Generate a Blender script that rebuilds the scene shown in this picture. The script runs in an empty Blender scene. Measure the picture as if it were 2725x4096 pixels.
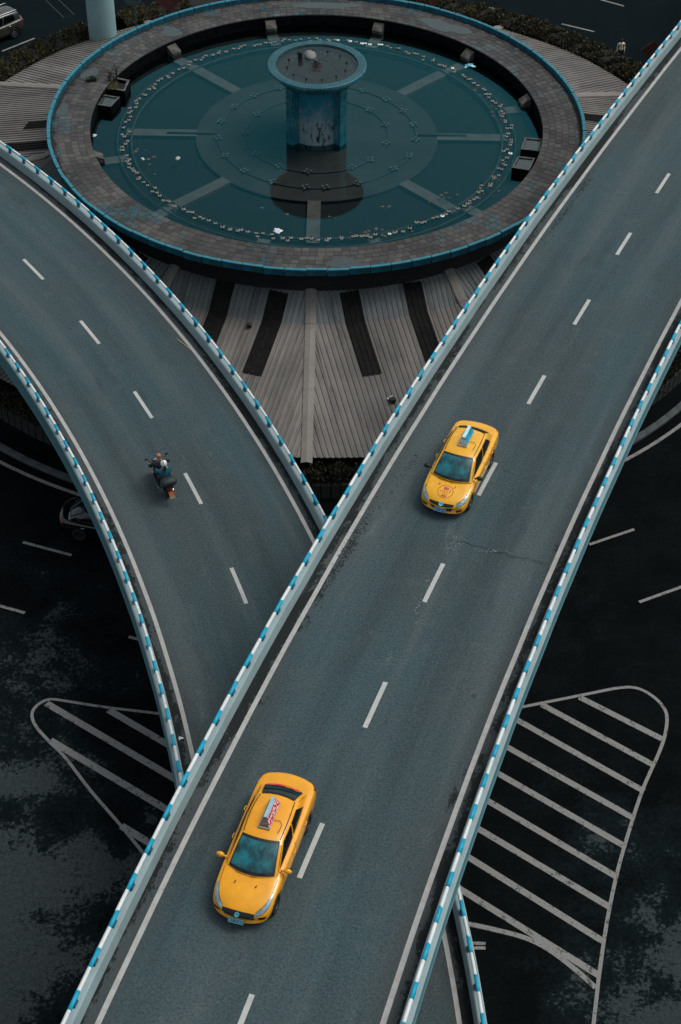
import bpy, bmesh, math, random
import numpy as np
from mathutils import Vector, Matrix
from mathutils.bvhtree import BVHTree
random.seed(7); rng = np.random.default_rng(7)
sc = bpy.context.scene
COL = sc.collection
PI = math.pi

# ---------------------------------------------------------------- camera
CAM_Z = 52.0
F_PX = 6500.0
DEP = math.radians(43.49); ROLL = math.radians(0.86)
fwd = Vector((0, math.cos(DEP), -math.sin(DEP)))
r0 = Vector((1, 0, 0)); u0 = Vector((0, math.sin(DEP), math.cos(DEP)))
rgt = r0*math.cos(ROLL) + u0*math.sin(ROLL)
upv = -r0*math.sin(ROLL) + u0*math.cos(ROLL)
cd = bpy.data.cameras.new('camera'); cam = bpy.data.objects.new('camera', cd); COL.objects.link(cam)
cd.sensor_fit = 'VERTICAL'; cd.sensor_height = 36; cd.sensor_width = 24
cd.lens = F_PX/4096*36; cd.clip_start = 0.5; cd.clip_end = 2000
M = Matrix((rgt, upv, -fwd)).transposed().to_4x4(); M.translation = (0, 0, CAM_Z)
cam.matrix_world = M
sc.camera = cam

# ---------------------------------------------------------------- sky and sun (overcast)
wd = bpy.data.worlds.new('World'); sc.world = wd; wd.use_nodes = True
nt = wd.node_tree; nt.nodes.clear()
SUN_EL, SUN_AZ = math.radians(60), math.radians(72)
sky = nt.nodes.new('ShaderNodeTexSky'); sky.sky_type = 'NISHITA'; sky.sun_disc = False
sky.sun_elevation = SUN_EL; sky.sun_rotation = SUN_AZ
sky.air_density = 1.0; sky.dust_density = 4.0; sky.ozone_density = 1.0
hsv = nt.nodes.new('ShaderNodeHueSaturation'); hsv.inputs['Saturation'].default_value = 0.35
mul = nt.nodes.new('ShaderNodeMix'); mul.data_type = 'RGBA'; mul.blend_type = 'MULTIPLY'
mul.inputs[0].default_value = 1.0; mul.inputs[7].default_value = (0.92, 1.0, 0.98, 1)
bg = nt.nodes.new('ShaderNodeBackground'); bg.inputs['Strength'].default_value = 0.12
wo = nt.nodes.new('ShaderNodeOutputWorld')
nt.links.new(sky.outputs[0], hsv.inputs['Color']); nt.links.new(hsv.outputs[0], mul.inputs[6])
nt.links.new(mul.outputs[2], bg.inputs['Color']); nt.links.new(bg.outputs[0], wo.inputs[0])
sl = bpy.data.lights.new('sun', 'SUN'); sl.energy = 1.0; sl.angle = math.radians(25); sl.color = (1.0, 0.95, 0.88)
so = bpy.data.objects.new('sun', sl); COL.objects.link(so)
sd = Vector((math.sin(SUN_AZ)*math.cos(SUN_EL), math.cos(SUN_AZ)*math.cos(SUN_EL), math.sin(SUN_EL)))
so.rotation_euler = sd.to_track_quat('Z', 'Y').to_euler(); so.location = (0, 40, 90)
sc.view_settings.view_transform = 'Standard'; sc.view_settings.look = 'None'
sc.view_settings.exposure = 0.18; sc.view_settings.gamma = 1.0
sc.render.engine = 'CYCLES'
sc.cycles.max_bounces = 6; sc.cycles.transparent_max_bounces = 12

# ---------------------------------------------------------------- helpers
def gp(px, py, z=0.0, g=0.0, y0=0.0):
    """pixel of the photograph (2725 x 4096) -> point on the plane z + g*(y-y0)"""
    d = fwd + rgt*((px-1362.5)/F_PX) - upv*((py-2048)/F_PX)
    n = Vector((0, -g, 1)); h = CAM_Z - z + g*y0
    t = -h/d.dot(n)
    p = d*t; return Vector((p.x, p.y, p.z+CAM_Z))
S = 2725/1568
def zp(k, ox, oy):
    return lambda u, v, z=0.0: gp(ox+u*k, oy+v*k, z)

def link(o, parent=None):
    COL.objects.link(o)
    if parent is not None: o.parent = parent
    return o
def tag(o, label=None, cat=None, group=None, kind=None):
    if label: o['label'] = label
    if cat: o['category'] = cat
    if group: o['group'] = group
    if kind: o['kind'] = kind
    return o
def empty(name, loc=(0, 0, 0), rz=0.0):
    o = bpy.data.objects.new(name, None); COL.objects.link(o)
    o.location = loc; o.rotation_euler = (0, 0, rz); o.empty_display_size = .3
    return o
def mesh_obj(name, verts, faces, mat=None, parent=None, smooth=False, uv=None, midx=None):
    me = bpy.data.meshes.new(name)
    me.from_pydata([tuple(v) for v in verts], [], faces)
    for m in (mat if isinstance(mat, (list, tuple)) else [mat]):
        if m: me.materials.append(m)
    if midx is not None: me.polygons.foreach_set('material_index', midx)
    if smooth: me.polygons.foreach_set('use_smooth', [True]*len(me.polygons))
    if uv is not None:
        l = me.uv_layers.new(name='UVMap')
        for lp in me.loops: l.data[lp.index].uv = uv[lp.vertex_index]
    me.update()
    return link(bpy.data.objects.new(name, me), parent)
def dup(o, parent, name=None):
    c = bpy.data.objects.new(name or o.name.split('.')[0], o.data)
    COL.objects.link(c); c.parent = parent; return c

class MB:
    """collects simple solids into one mesh"""
    def __init__(s): s.v = []; s.f = []; s.m = []
    def add(s, v, f, m=0):
        n = len(s.v); s.v += [tuple(p) for p in v]; s.f += [[i+n for i in q] for q in f]; s.m += [m]*len(f); return s
    def box(s, c, size, rz=0.0, m=0, tilt=None):
        sx, sy, sz = [d/2 for d in size]
        R = Matrix.Rotation(rz, 3, 'Z')
        if tilt is not None: R = R @ tilt
        v = [Vector(c) + R @ Vector((a*sx, b*sy, e*sz)) for e in (-1, 1) for a, b in ((-1, -1), (1, -1), (1, 1), (-1, 1))]
        return s.add(v, [[3, 2, 1, 0], [4, 5, 6, 7], [0, 1, 5, 4], [1, 2, 6, 5], [2, 3, 7, 6], [3, 0, 4, 7]], m)
    def tube(s, pts, r, n=10, m=0, caps=True):
        pts = [Vector(p) for p in pts]; rr = r if isinstance(r, (list, tuple)) else [r]*len(pts)
        v = []; f = []
        a = None
        for i, p in enumerate(pts):
            t = (pts[min(i+1, len(pts)-1)] - pts[max(i-1, 0)]).normalized()
            if a is None:
                a = t.cross(Vector((0, 0, 1)) if abs(t.z) < .9 else Vector((1, 0, 0))).normalized()
            a = (a - t*a.dot(t)).normalized(); b = t.cross(a)
            v += [p + (a*math.cos(2*PI*k/n) + b*math.sin(2*PI*k/n))*rr[i] for k in range(n)]
        for i in range(len(pts)-1):
            f += [[i*n+k, i*n+(k+1) % n, (i+1)*n+(k+1) % n, (i+1)*n+k] for k in range(n)]
        if caps: f += [list(range(n))[::-1], [(len(pts)-1)*n+k for k in range(n)]]
        return s.add(v, f, m)
    def lathe(s, prof, c=(0, 0, 0), n=64, m=0, a0=0.0, a1=2*PI):
        full = abs(a1-a0-2*PI) < 1e-6; k = n if full else n+1
        v = [(c[0]+r*math.cos(a0+(a1-a0)*j/n), c[1]+r*math.sin(a0+(a1-a0)*j/n), c[2]+z) for r, z in prof for j in range(k)]
        f = []
        for i in range(len(prof)-1):
            for j in range(n):
                j2 = (j+1) % k
                f.append([i*k+j, i*k+j2, (i+1)*k+j2, (i+1)*k+j])
        return s.add(v, f, m)
    def disc(s, c, r, n=24, m=0):
        return s.add([(c[0]+r*math.cos(2*PI*j/n), c[1]+r*math.sin(2*PI*j/n), c[2]) for j in range(n)], [list(range(n))], m)
    def ball(s, c, r, n=12, m=0, sc_=(1, 1, 1)):
        v = []; f = []; h = n//2
        for i in range(h+1):
            th = PI*i/h
            for j in range(n):
                ph = 2*PI*j/n
                v.append((c[0]+r*sc_[0]*math.sin(th)*math.cos(ph), c[1]+r*sc_[1]*math.sin(th)*math.sin(ph), c[2]+r*sc_[2]*math.cos(th)))
        for i in range(h):
            for j in range(n):
                f.append([i*n+j, (i+1)*n+j, (i+1)*n+(j+1) % n, i*n+(j+1) % n])
        return s.add(v, f, m)
    def build(s, name, mat, parent=None, smooth=False):
        return mesh_obj(name, s.v, s.f, mat, parent, smooth, midx=s.m)

# ---------------------------------------------------------------- materials
MATS = {}
class NT:
    def __init__(s, name):
        s.m = bpy.data.materials.new(name); s.m.use_nodes = True
        s.t = s.m.node_tree; s.t.nodes.clear()
        s.out = s.t.nodes.new('ShaderNodeOutputMaterial')
    def n(s, typ, **kw):
        nd = s.t.nodes.new(typ)
        for k, v in kw.items(): setattr(nd, k, v)
        return nd
    def l(s, a, b): s.t.links.new(a, b)
    def coord(s, which='Object'): return s.n('ShaderNodeTexCoord').outputs[which]
    def mapping(s, vec, scale=(1, 1, 1), loc=(0, 0, 0)):
        m = s.n('ShaderNodeMapping'); m.inputs['Scale'].default_value = scale; m.inputs['Location'].default_value = loc
        s.l(vec, m.inputs['Vector']); return m.outputs[0]
    def noise(s, vec, scale, detail=4, rough=.55, dist=0.0):
        n = s.n('ShaderNodeTexNoise'); n.inputs['Scale'].default_value = scale; n.inputs['Detail'].default_value = detail
        n.inputs['Roughness'].default_value = rough; n.inputs['Distortion'].default_value = dist
        s.l(vec, n.inputs['Vector']); return n.outputs['Fac']
    def ramp(s, fac, a, b, c0=(0, 0, 0, 1), c1=(1, 1, 1, 1)):
        r = s.n('ShaderNodeMapRange'); r.interpolation_type = 'SMOOTHSTEP'
        r.inputs[1].default_value = a; r.inputs[2].default_value = b
        s.l(fac, r.inputs[0]); return r.outputs[0]
    def math(s, op, a, b=None, clamp=False):
        m = s.n('ShaderNodeMath', operation=op); m.use_clamp = clamp
        for i, x in enumerate((a, b)):
            if x is None: continue
            if isinstance(x, (int, float)): m.inputs[i].default_value = x
            else: s.l(x, m.inputs[i])
        return m.outputs[0]
    def mix(s, fac, a, b, blend='MIX'):
        m = s.n('ShaderNodeMix'); m.data_type = 'RGBA'; m.blend_type = blend
        for i, x in ((0, fac), (6, a), (7, b)):
            if isinstance(x, (int, float)): m.inputs[i].default_value = x
            elif isinstance(x, (tuple, list)): m.inputs[i].default_value = tuple(x[:3]) + (1,)
            else: s.l(x, m.inputs[i])
        return m.outputs[2]
    def sep(s, vec):
        x = s.n('ShaderNodeSeparateXYZ'); s.l(vec, x.inputs[0]); return x.outputs
    def bsdf(s, color, rough=.8, metal=0.0, spec=.5, bump=None, bstr=.3, bdist=.02, coat=0.0):
        b = s.n('ShaderNodeBsdfPrincipled')
        if isinstance(color, (tuple, list)): b.inputs['Base Color'].default_value = tuple(color[:3]) + (1,)
        else: s.l(color, b.inputs['Base Color'])
        if isinstance(rough, (int, float)): b.inputs['Roughness'].default_value = rough
        else: s.l(rough, b.inputs['Roughness'])
        b.inputs['Metallic'].default_value = metal
        if isinstance(spec, (int, float)): b.inputs['Specular IOR Level'].default_value = spec
        else: s.l(spec, b.inputs['Specular IOR Level'])
        b.inputs['Coat Weight'].default_value = coat; b.inputs['Coat Roughness'].default_value = .08
        if bump is not None:
            bp = s.n('ShaderNodeBump'); bp.inputs['Strength'].default_value = bstr; bp.inputs['Distance'].default_value = bdist
            s.l(bump, bp.inputs['Height']); s.l(bp.outputs[0], b.inputs['Normal'])
        s.l(b.outputs[0], s.out.inputs[0]); return s.m

def railpaint(name, col):
    t = NT(name); c = t.coord(); n = t.noise(c, 2.0, 5); m = t.noise(t.mapping(c, (1, 1, 2)), 5.0, 5, .7)
    k = t.mix(t.ramp(n, .3, .7), tuple(v*.86 for v in col), col)
    return t.bsdf(t.mix(t.math('MULTIPLY', t.ramp(m, .60, .70), .7), k, (.10, .075, .06)), .5, 0, .35)
def simple(name, col, rough=.6, metal=0.0, spec=.5, var=.25, scale=3.0, coat=0.0):
    """plain material with a little grime so that nothing is perfectly uniform"""
    t = NT(name); c = t.coord()
    n = t.noise(c, scale, 5)
    a = tuple(x*(1-var) for x in col); b = tuple(min(1, x*(1+var*.6)) for x in col)
    return t.bsdf(t.mix(t.ramp(n, .3, .7), a, b), rough, metal, spec, coat=coat)

def mat_deck():
    t = NT('worn_asphalt'); uv = t.coord('UV'); x = t.sep(uv)
    u = t.math('ABSOLUTE', x[0])
    big = t.noise(t.mapping(uv, (.22, .10, 1)), 1.0, 4)
    streak = t.noise(t.mapping(uv, (.8, .035, 1)), 1.0, 3)
    mid = t.noise(uv, 1.1, 5, .6)
    fine = t.noise(uv, 12.0, 3, .7)
    grain = t.noise(uv, 33.0, 2, .8)
    c = t.mix(t.ramp(big, .35, .65), (.047, .063, .069), (.040, .070, .080))
    c = t.mix(t.math('MULTIPLY', t.ramp(streak, .47, .66), .6), c, (.074, .092, .098))
    c = t.mix(t.math('MULTIPLY', t.ramp(streak, .49, .34), .55), c, (.030, .045, .052))
    c = t.mix(t.math('MULTIPLY', t.ramp(mid, .52, .75), .35), c, (.085, .096, .098))
    g = t.math('ADD', t.math('MULTIPLY', fine, .7), t.math('MULTIPLY', grain, .9))
    c = t.mix(1.0, c, t.mix(t.ramp(g, .55, 1.05), (.52, .52, .53), (1.50, 1.48, 1.46)), 'MULTIPLY')
    # light stone chips
    vo = t.n('ShaderNodeTexVoronoi'); vo.inputs['Scale'].default_value = 7.0; t.l(uv, vo.inputs['Vector'])
    chip = t.math('MULTIPLY', t.math('LESS_THAN', vo.outputs['Distance'], .10), t.ramp(fine, .5, .62))
    c = t.mix(t.math('MULTIPLY', chip, .35), c, (.22, .23, .23))
    # brown grey shoulder and black damp dirt along the walls, with a ragged edge
    en = t.noise(t.mapping(uv, (1.0, .45, 1)), 2.6, 6, .68); en2 = t.noise(t.mapping(uv, (.5, .09, 1)), 1.0, 3)
    sh = t.ramp(t.math('ADD', u, t.math('MULTIPLY', en, .9)), 3.35, 4.25)
    c = t.mix(t.math('MULTIPLY', sh, .62), c, (.054, .054, .055))
    e = t.math('ADD', u, t.math('ADD', t.math('ADD', t.math('MULTIPLY', en, 1.4), t.math('MULTIPLY', t.noise(t.mapping(uv, (1, .7, 1)), 9.0, 4, .75), .9)), t.math('MULTIPLY', en2, 2.3)))
    d = t.ramp(e, 6.00, 6.14)
    c = t.mix(t.math('MULTIPLY', d, .88), c, (.0065, .008, .0085))
    ds = t.ramp(t.noise(t.mapping(uv, (.7, .18, 1), (13, 5, 0)), 1.0, 4, .6), .60, .72)
    c = t.mix(t.math('MULTIPLY', ds, .45), c, (.026, .036, .040))
    scuff = t.math('MULTIPLY', t.ramp(t.noise(t.mapping(uv, (1.3, .28, 1), (3, 19, 0)), 1.0, 5, .6), .62, .74), t.ramp(fine, .38, .6))
    c = t.mix(t.math('MULTIPLY', scuff, .55), c, (.125, .150, .156))
    drip = t.ramp(t.noise(t.mapping(uv, (1, 1, 1), (5, 51, 0)), 1.7, 3, .5), .735, .76)
    c = t.mix(t.math('MULTIPLY', drip, .55), c, (.018, .022, .024))
    pat = t.ramp(t.noise(t.mapping(uv, (.9, .5, 1), (31, 7, 0)), .8, 5, .66), .69, .73)
    c = t.mix(t.math('MULTIPLY', pat, .5), c, (.024, .03, .033))
    return t.bsdf(c, .86, 0, .22, bump=g, bstr=.25, bdist=.01)

def mat_ground():
    t = NT('damp_asphalt'); c = t.coord(); x = t.sep(c)
    big = t.noise(c, .11, 6, .62); med = t.noise(c, .5, 7, .68); fine = t.noise(c, 6.0, 4, .75); grain = t.noise(c, 22.0, 2, .8)
    # the roundabout in front dries first on the left and in the lower right corner
    def spot(cx, cy, rx, ry):
        dx = t.math('DIVIDE', t.math('SUBTRACT', x[0], cx), rx); dy = t.math('DIVIDE', t.math('SUBTRACT', x[1], cy), ry)
        d = t.math('ADD', t.math('MULTIPLY', dx, dx), t.math('MULTIPLY', dy, dy))
        return t.ramp(d, 1.6, .2)
    reg = t.math('MAXIMUM', spot(-15.5, 36, 8.5, 15), t.math('MULTIPLY', spot(11, 30, 5, 9), .62))
    v = t.math('ADD', t.math('ADD', t.math('MULTIPLY', big, .75), t.math('MULTIPLY', med, .30)), t.math('MULTIPLY', reg, .2))
    v = t.math('ADD', v, t.math('MULTIPLY', fine, .24))
    dry = t.ramp(v, .795, .838)
    halo = t.ramp(v, .69, .80)
    col = t.mix(t.ramp(med, .3, .7), (.0020, .0028, .0032), (.0040, .0056, .0064))
    col = t.mix(t.math('MULTIPLY', halo, .5), col, (.0075, .0135, .016))
    col = t.mix(t.math('MULTIPLY', dry, .8), col, (.038, .047, .050))
    g = t.math('ADD', t.math('MULTIPLY', fine, .6), t.math('MULTIPLY', grain, .9))
    col = t.mix(1.0, col, t.mix(t.ramp(g, .5, 1.0), (.5, .5, .5), (1.5, 1.5, 1.5)), 'MULTIPLY')
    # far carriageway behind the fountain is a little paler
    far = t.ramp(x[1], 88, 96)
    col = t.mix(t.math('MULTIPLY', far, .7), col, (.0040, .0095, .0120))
    return t.bsdf(col, .85, 0, .03, bump=g, bstr=.2, bdist=.01)

def mat_paint(name, col, wear=.5, dark=(.03, .033, .034)):
    t = NT(name); c = t.coord()
    a = t.noise(c, 3.0, 6, .7); b = t.noise(c, 14.0, 3, .7)
    v = t.math('ADD', t.math('MULTIPLY', a, .65), t.math('MULTIPLY', b, .35))
    cc = t.mix(t.ramp(a, .3, .7), tuple(x*.78 for x in col), col)
    return t.bsdf(t.mix(t.ramp(v, .60-.12*wear+.04, .70-.10*wear+.04), cc, dark), .7, 0, .2)

def mat_wall(name, col, dirty=(.12, .125, .12), amt=.5):
    t = NT(name); c = t.coord()
    a = t.noise(c, .6, 5); b = t.noise(t.mapping(c, (6, 6, 1.2)), 1.0, 5, .65)
    k = t.mix(t.ramp(a, .3, .7), tuple(v*.86 for v in col), col)
    k = t.mix(t.math('MULTIPLY', t.ramp(b, .54, .72), amt), k, dirty)
    return t.bsdf(k, .75, 0, .25)

def mat_tile():
    t = NT('weathered_paving'); c = t.coord('Object'); g = t.n('ShaderNodeNewGeometry'); p = g.outputs['Position']
    oi = t.n('ShaderNodeObjectInfo').outputs['Random']
    isl = g.outputs['Random Per Island']
    rnd = t.math('FRACT', t.math('ADD', oi, isl))
    a = t.noise(p, .35, 5); b = t.noise(p, 2.0, 6, .7); d = t.noise(p, 9.0, 3, .7)
    k = t.mix(t.ramp(a, .35, .65), (.048, .046, .046), (.082, .076, .074))
    k = t.mix(1.0, k, t.mix(rnd, (.66, .66, .67), (1.25, 1.23, 1.22)), 'MULTIPLY')
    k = t.mix(t.math('MULTIPLY', t.ramp(b, .56, .72), .6), k, (.028, .029, .03))
    q = t.sep(p); dx = t.math('ADD', q[0], 1.62); dy = t.math('SUBTRACT', q[1], 79.75)
    rad = t.math('SQRT', t.math('ADD', t.math('MULTIPLY', dx, dx), t.math('MULTIPLY', dy, dy)))
    k = t.mix(t.math('MULTIPLY', t.ramp(t.math('ADD', rad, t.math('MULTIPLY', b, .9)), 14.72, 14.86), .9), k, (.012, .012, .012))
    bl = t.math('MULTIPLY', t.ramp(t.noise(t.mapping(p, (1, 1, 1), (9, 3, 0)), .55, 5, .65), .55, .66), t.ramp(d, .44, .58))
    k = t.mix(t.math('MULTIPLY', bl, .75), k, (.018, .13, .17))
    return t.bsdf(k, .75, 0, .25, bump=d, bstr=.3, bdist=.02)

def mat_roof(name, c0, c1, dirt):
    t = NT(name); g = t.n('ShaderNodeNewGeometry'); p = g.outputs['Position']
    uv = t.coord('UV')
    a = t.noise(t.mapping(uv, (1.6, .22, 1)), 1.0, 6, .68); b = t.noise(p, .3, 4); d = t.noise(t.mapping(uv, (5.0, .5, 1)), 1.0, 4, .7)
    sheet = t.n('ShaderNodeTexWhiteNoise', noise_dimensions='1D')
    t.l(t.math('FLOOR', t.math('DIVIDE', t.sep(uv)[0], .81)), sheet.inputs['W'])
    k = t.mix(t.ramp(b, .3, .7), c0, c1)
    k = t.mix(1.0, k, t.mix(sheet.outputs['Value'], (.84, .84, .85), (1.12, 1.1, 1.1)), 'MULTIPLY')
    k = t.mix(t.math('MULTIPLY', t.ramp(a, .48, .76), .75), k, dirt)
    k = t.mix(t.math('MULTIPLY', t.ramp(d, .56, .76), .55), k, tuple(v*.4 for v in dirt))
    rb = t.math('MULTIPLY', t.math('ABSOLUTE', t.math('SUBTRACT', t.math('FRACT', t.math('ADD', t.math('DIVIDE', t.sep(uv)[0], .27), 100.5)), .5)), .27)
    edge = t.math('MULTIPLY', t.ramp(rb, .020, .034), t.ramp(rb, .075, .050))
    k = t.mix(t.math('MULTIPLY', t.math('MULTIPLY', edge, t.ramp(a, .25, .5)), .55), k, tuple(v*.45 for v in dirt))  # rib shading painted in as dark lines down both sides of each rib
    return t.bsdf(k, .6, 0, .25)

def mat_water(name, tint, murk, mfac, gtint=(.12, .80, .92)):
    t = NT(name); c = t.coord()
    tr = t.n('ShaderNodeBsdfTransparent'); tr.inputs[0].default_value = tint + (1,)
    df = t.n('ShaderNodeBsdfDiffuse'); df.inputs[0].default_value = murk + (1,)
    m1 = t.n('ShaderNodeMixShader'); m1.inputs[0].default_value = mfac
    t.l(tr.outputs[0], m1.inputs[1]); t.l(df.outputs[0], m1.inputs[2])
    gl = t.n('ShaderNodeBsdfGlossy'); gl.inputs['Roughness'].default_value = .025; gl.inputs[0].default_value = gtint + (1,)
    bp = t.n('ShaderNodeBump'); bp.inputs['Strength'].default_value = .015; bp.inputs['Distance'].default_value = .05
    t.l(t.noise(c, 5.0, 4), bp.inputs['Height']); t.l(bp.outputs[0], gl.inputs['Normal'])
    fr = t.n('ShaderNodeFresnel'); fr.inputs[0].default_value = 1.48
    m2 = t.n('ShaderNodeMixShader'); t.l(fr.outputs[0], m2.inputs[0])
    t.l(m1.outputs[0], m2.inputs[1]); t.l(gl.outputs[0], m2.inputs[2]); t.l(m2.outputs[0], t.out.inputs[0])
    return t.m

def mat_leaf(name, c0, c1, c2):
    t = NT(name); r = t.n('ShaderNodeNewGeometry').outputs['Random Per Island']; p = t.n('ShaderNodeNewGeometry').outputs['Position']
    k = t.mix(r, c0, c1)
    k = t.mix(t.math('MULTIPLY', t.ramp(t.noise(p, .8, 4), .45, .7), .7), k, c2)
    return t.bsdf(k, .6, 0, .3)

def mat_drum():
    t = NT('peeling_blue_plaster'); c = t.coord(); z = t.sep(c)[2]
    a = t.noise(t.mapping(c, (1, 1, .7)), 1.6, 6, .65); b = t.noise(t.mapping(c, (2.2, 2.2, .8)), 2.2, 6, .72)
    h = t.ramp(t.math('ADD', z, t.math('MULTIPLY', a, -3.2)), 6.45, 4.9)
    k = t.mix(t.math('MULTIPLY', h, .95), (.012, .135, .205), (.20, .245, .26))
    k = t.mix(t.math('MULTIPLY', t.ramp(b, .52, .62), h), k, (.008, .012, .014))
    return t.bsdf(k, .8, 0, .2)

def mat_glazed(name, col, grout, sx, sz):
    """small glazed wall tiles too fine to tell apart at this distance"""
    t = NT(name); uv = t.coord('UV')
    br = t.n('ShaderNodeTexBrick'); br.offset = 0; br.inputs['Scale'].default_value = 1.0
    br.inputs['Brick Width'].default_value = sx; br.inputs['Row Height'].default_value = sz
    br.inputs['Mortar Size'].default_value = .012; br.inputs['Mortar Smooth'].default_value = .3
    br.inputs['Color1'].default_value = tuple(v*.8 for v in col) + (1,); br.inputs['Color2'].default_value = col + (1,)
    br.inputs['Mortar Size'].default_value = min(sx, sz)*.07; t.l(uv, br.inputs['Vector'])
    g = t.ramp(t.noise(uv, 1.3, 4), .45, .65)
    k = t.mix(t.math('MULTIPLY', br.outputs['Fac'], g), br.outputs['Color'], grout)
    d = t.ramp(t.noise(t.mapping(uv, (2, 1, 1)), 1.2, 5, .65), .5, .72)
    k = t.mix(t.math('MULTIPLY', d, .6), k, tuple(v*.3 for v in col))
    return t.bsdf(k, .45, 0, .4)

def mat_glass(name, col, rough=.06, spec=.6):
    t = NT(name); c = t.coord()
    n = t.noise(t.mapping(c, (1.2, 1.6, 1)), 1.6, 3)
    return t.bsdf(t.mix(t.ramp(n, .35, .75), tuple(v*.35 for v in col), col), rough, 0, spec)

DECK = mat_deck(); GROUND = mat_ground()
LINE = mat_paint('line_paint', (.42, .405, .395), .25, (.09, .09, .09))
DASH = mat_paint('dash_paint', (.47, .465, .455), .5, (.08, .085, .088))
GLINE = mat_paint('old_ground_paint', (.255, .243, .237), 1.15, (.045, .045, .045))
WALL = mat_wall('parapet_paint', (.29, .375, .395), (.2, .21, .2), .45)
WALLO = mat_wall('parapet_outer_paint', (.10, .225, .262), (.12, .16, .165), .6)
SOFFIT = simple('deck_concrete', (.06, .065, .068), .9)
RWHITE = railpaint('rail_white', (.70, .72, .72))
RBLUE = railpaint('rail_blue', (.002, .35, .55))
POSTB = simple('post_blue', (.004, .10, .15), .5)
COPING = simple('blue_coping', (.035, .20, .26), .6, 0, .3, .4, 1.2)
FASCIA = simple('blue_fascia', (.008, .10, .15), .6, 0, .3, .5, .8)
TILE = mat_tile()
JOINT = simple('paving_bed', (.03, .033, .034), .9)
POOLWALL = simple('black_pool_wall', (.004, .0045, .005), .95, 0, .05, .6)
FLOOR = simple('pool_floor', (.001, .0025, .003), .9, var=.3, scale=.4)
BEAM = simple('pool_beam', (.115, .098, .090), .9, var=.3, scale=.8)
LAMP = simple('lamp_lens', (.13, .125, .115), .4)
PIPE = simple('pool_pipe', (.045, .042, .04), .8)
NOZ = simple('nozzle_black', (.004, .005, .006), .5)
PAD = simple('nozzle_pad', (.20, .19, .18), .8, var=.4)
PADW = simple('nozzle_pad_white', (.75, .76, .74), .8)
WATER = mat_water('pool_water', (.80, .86, .87), (.004, .03, .036), .02)
WATER2 = mat_water('basin_water', (.7, .68, .66), (.05, .05, .05), .25, (.5, .8, .85))
PUDDLE = mat_water('puddle_water', (.6, .66, .66), (.075, .09, .093), .6, (.9, 1, 1))
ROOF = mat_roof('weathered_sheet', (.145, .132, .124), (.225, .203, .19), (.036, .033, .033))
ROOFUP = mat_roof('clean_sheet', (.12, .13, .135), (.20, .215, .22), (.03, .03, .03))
SKYL = simple('skylight_sheet', (.008, .007, .007), .75, 0, .15, .5)
RIDGE = mat_wall('ridge_metal', (.24, .215, .20), (.09, .085, .08), .7)
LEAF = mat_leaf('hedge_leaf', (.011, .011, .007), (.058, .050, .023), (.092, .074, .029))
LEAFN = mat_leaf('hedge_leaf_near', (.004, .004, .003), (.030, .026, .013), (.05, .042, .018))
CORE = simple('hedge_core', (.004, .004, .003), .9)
SOIL = simple('soil', (.008, .008, .007), .95)
KERB = simple('kerb_concrete', (.05, .06, .063), .85, var=.5, scale=1.5)
PLANTW = mat_wall('planter_concrete', (.03, .03, .029), (.02, .02, .02), .7)
PIER = mat_wall('pier_paint', (.26, .40, .42), (.16, .23, .24), .5)
STEELB = simple('sign_post_paint', (.012, .06, .075), .5)
SIGNR = simple('faded_red_board', (.075, .018, .018), .7)
SIGNG = simple('sign_back', (.04, .065, .075), .5)
BLACK = simple('black_plastic', (.006, .007, .008), .45)
RUBBER = simple('tyre_rubber', (.008, .008, .008), .8)
CHROME = simple('bright_metal', (.55, .57, .58), .25, 1.0)
BAGM = simple('white_plastic', (.7, .76, .78), .4, var=.35, scale=9)
# ---------------------------------------------------------------- ground and its markings
gx = [(-400, -60), (400, -60), (400, 700), (-400, 700)]
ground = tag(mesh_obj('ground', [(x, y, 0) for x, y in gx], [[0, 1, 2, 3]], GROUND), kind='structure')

def strip(name, pts, w, mat, parent, z=.006, ws=None):
    pts = [Vector((p[0], p[1])) for p in pts]; v = []; f = []
    for i, p in enumerate(pts):
        t = (pts[min(i+1, len(pts)-1)] - pts[max(i-1, 0)]).normalized(); n = Vector((-t.y, t.x))
        ww = (ws[i] if ws else w)/2
        v += [(p.x+n.x*ww, p.y+n.y*ww, z), (p.x-n.x*ww, p.y-n.y*ww, z)]
    for i in range(len(pts)-1): f.append([2*i+1, 2*i+3, 2*i+2, 2*i])
    return mesh_obj(name, v, f, mat, parent)
def dense(pts, n=8):
    """Catmull-Rom through 2-D points"""
    P = [Vector((p[0], p[1])) for p in pts]; P = [P[0]*2-P[1]] + P + [P[-1]*2-P[-2]]; out = []
    for i in range(1, len(P)-2):
        a, b, c, d = P[i-1:i+3]
        for k in range(n):
            t = k/n
            out.append(.5*((2*b)+(c-a)*t+(2*a-5*b+4*c-d)*t*t+(3*b-a-3*c+d)*t**3))
    return out + [P[-2]]
B3 = zp(.8686, 0, 2100); B4 = zp(.8693, 1362, 2100); B5 = zp(.8686, 0, 3000); B6 = zp(.8693, 1362, 3000)
Z1 = zp(.8686, 0, 0); Z2 = zp(.8693, 1362, 0); FU = zp(S, 0, 0)

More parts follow.
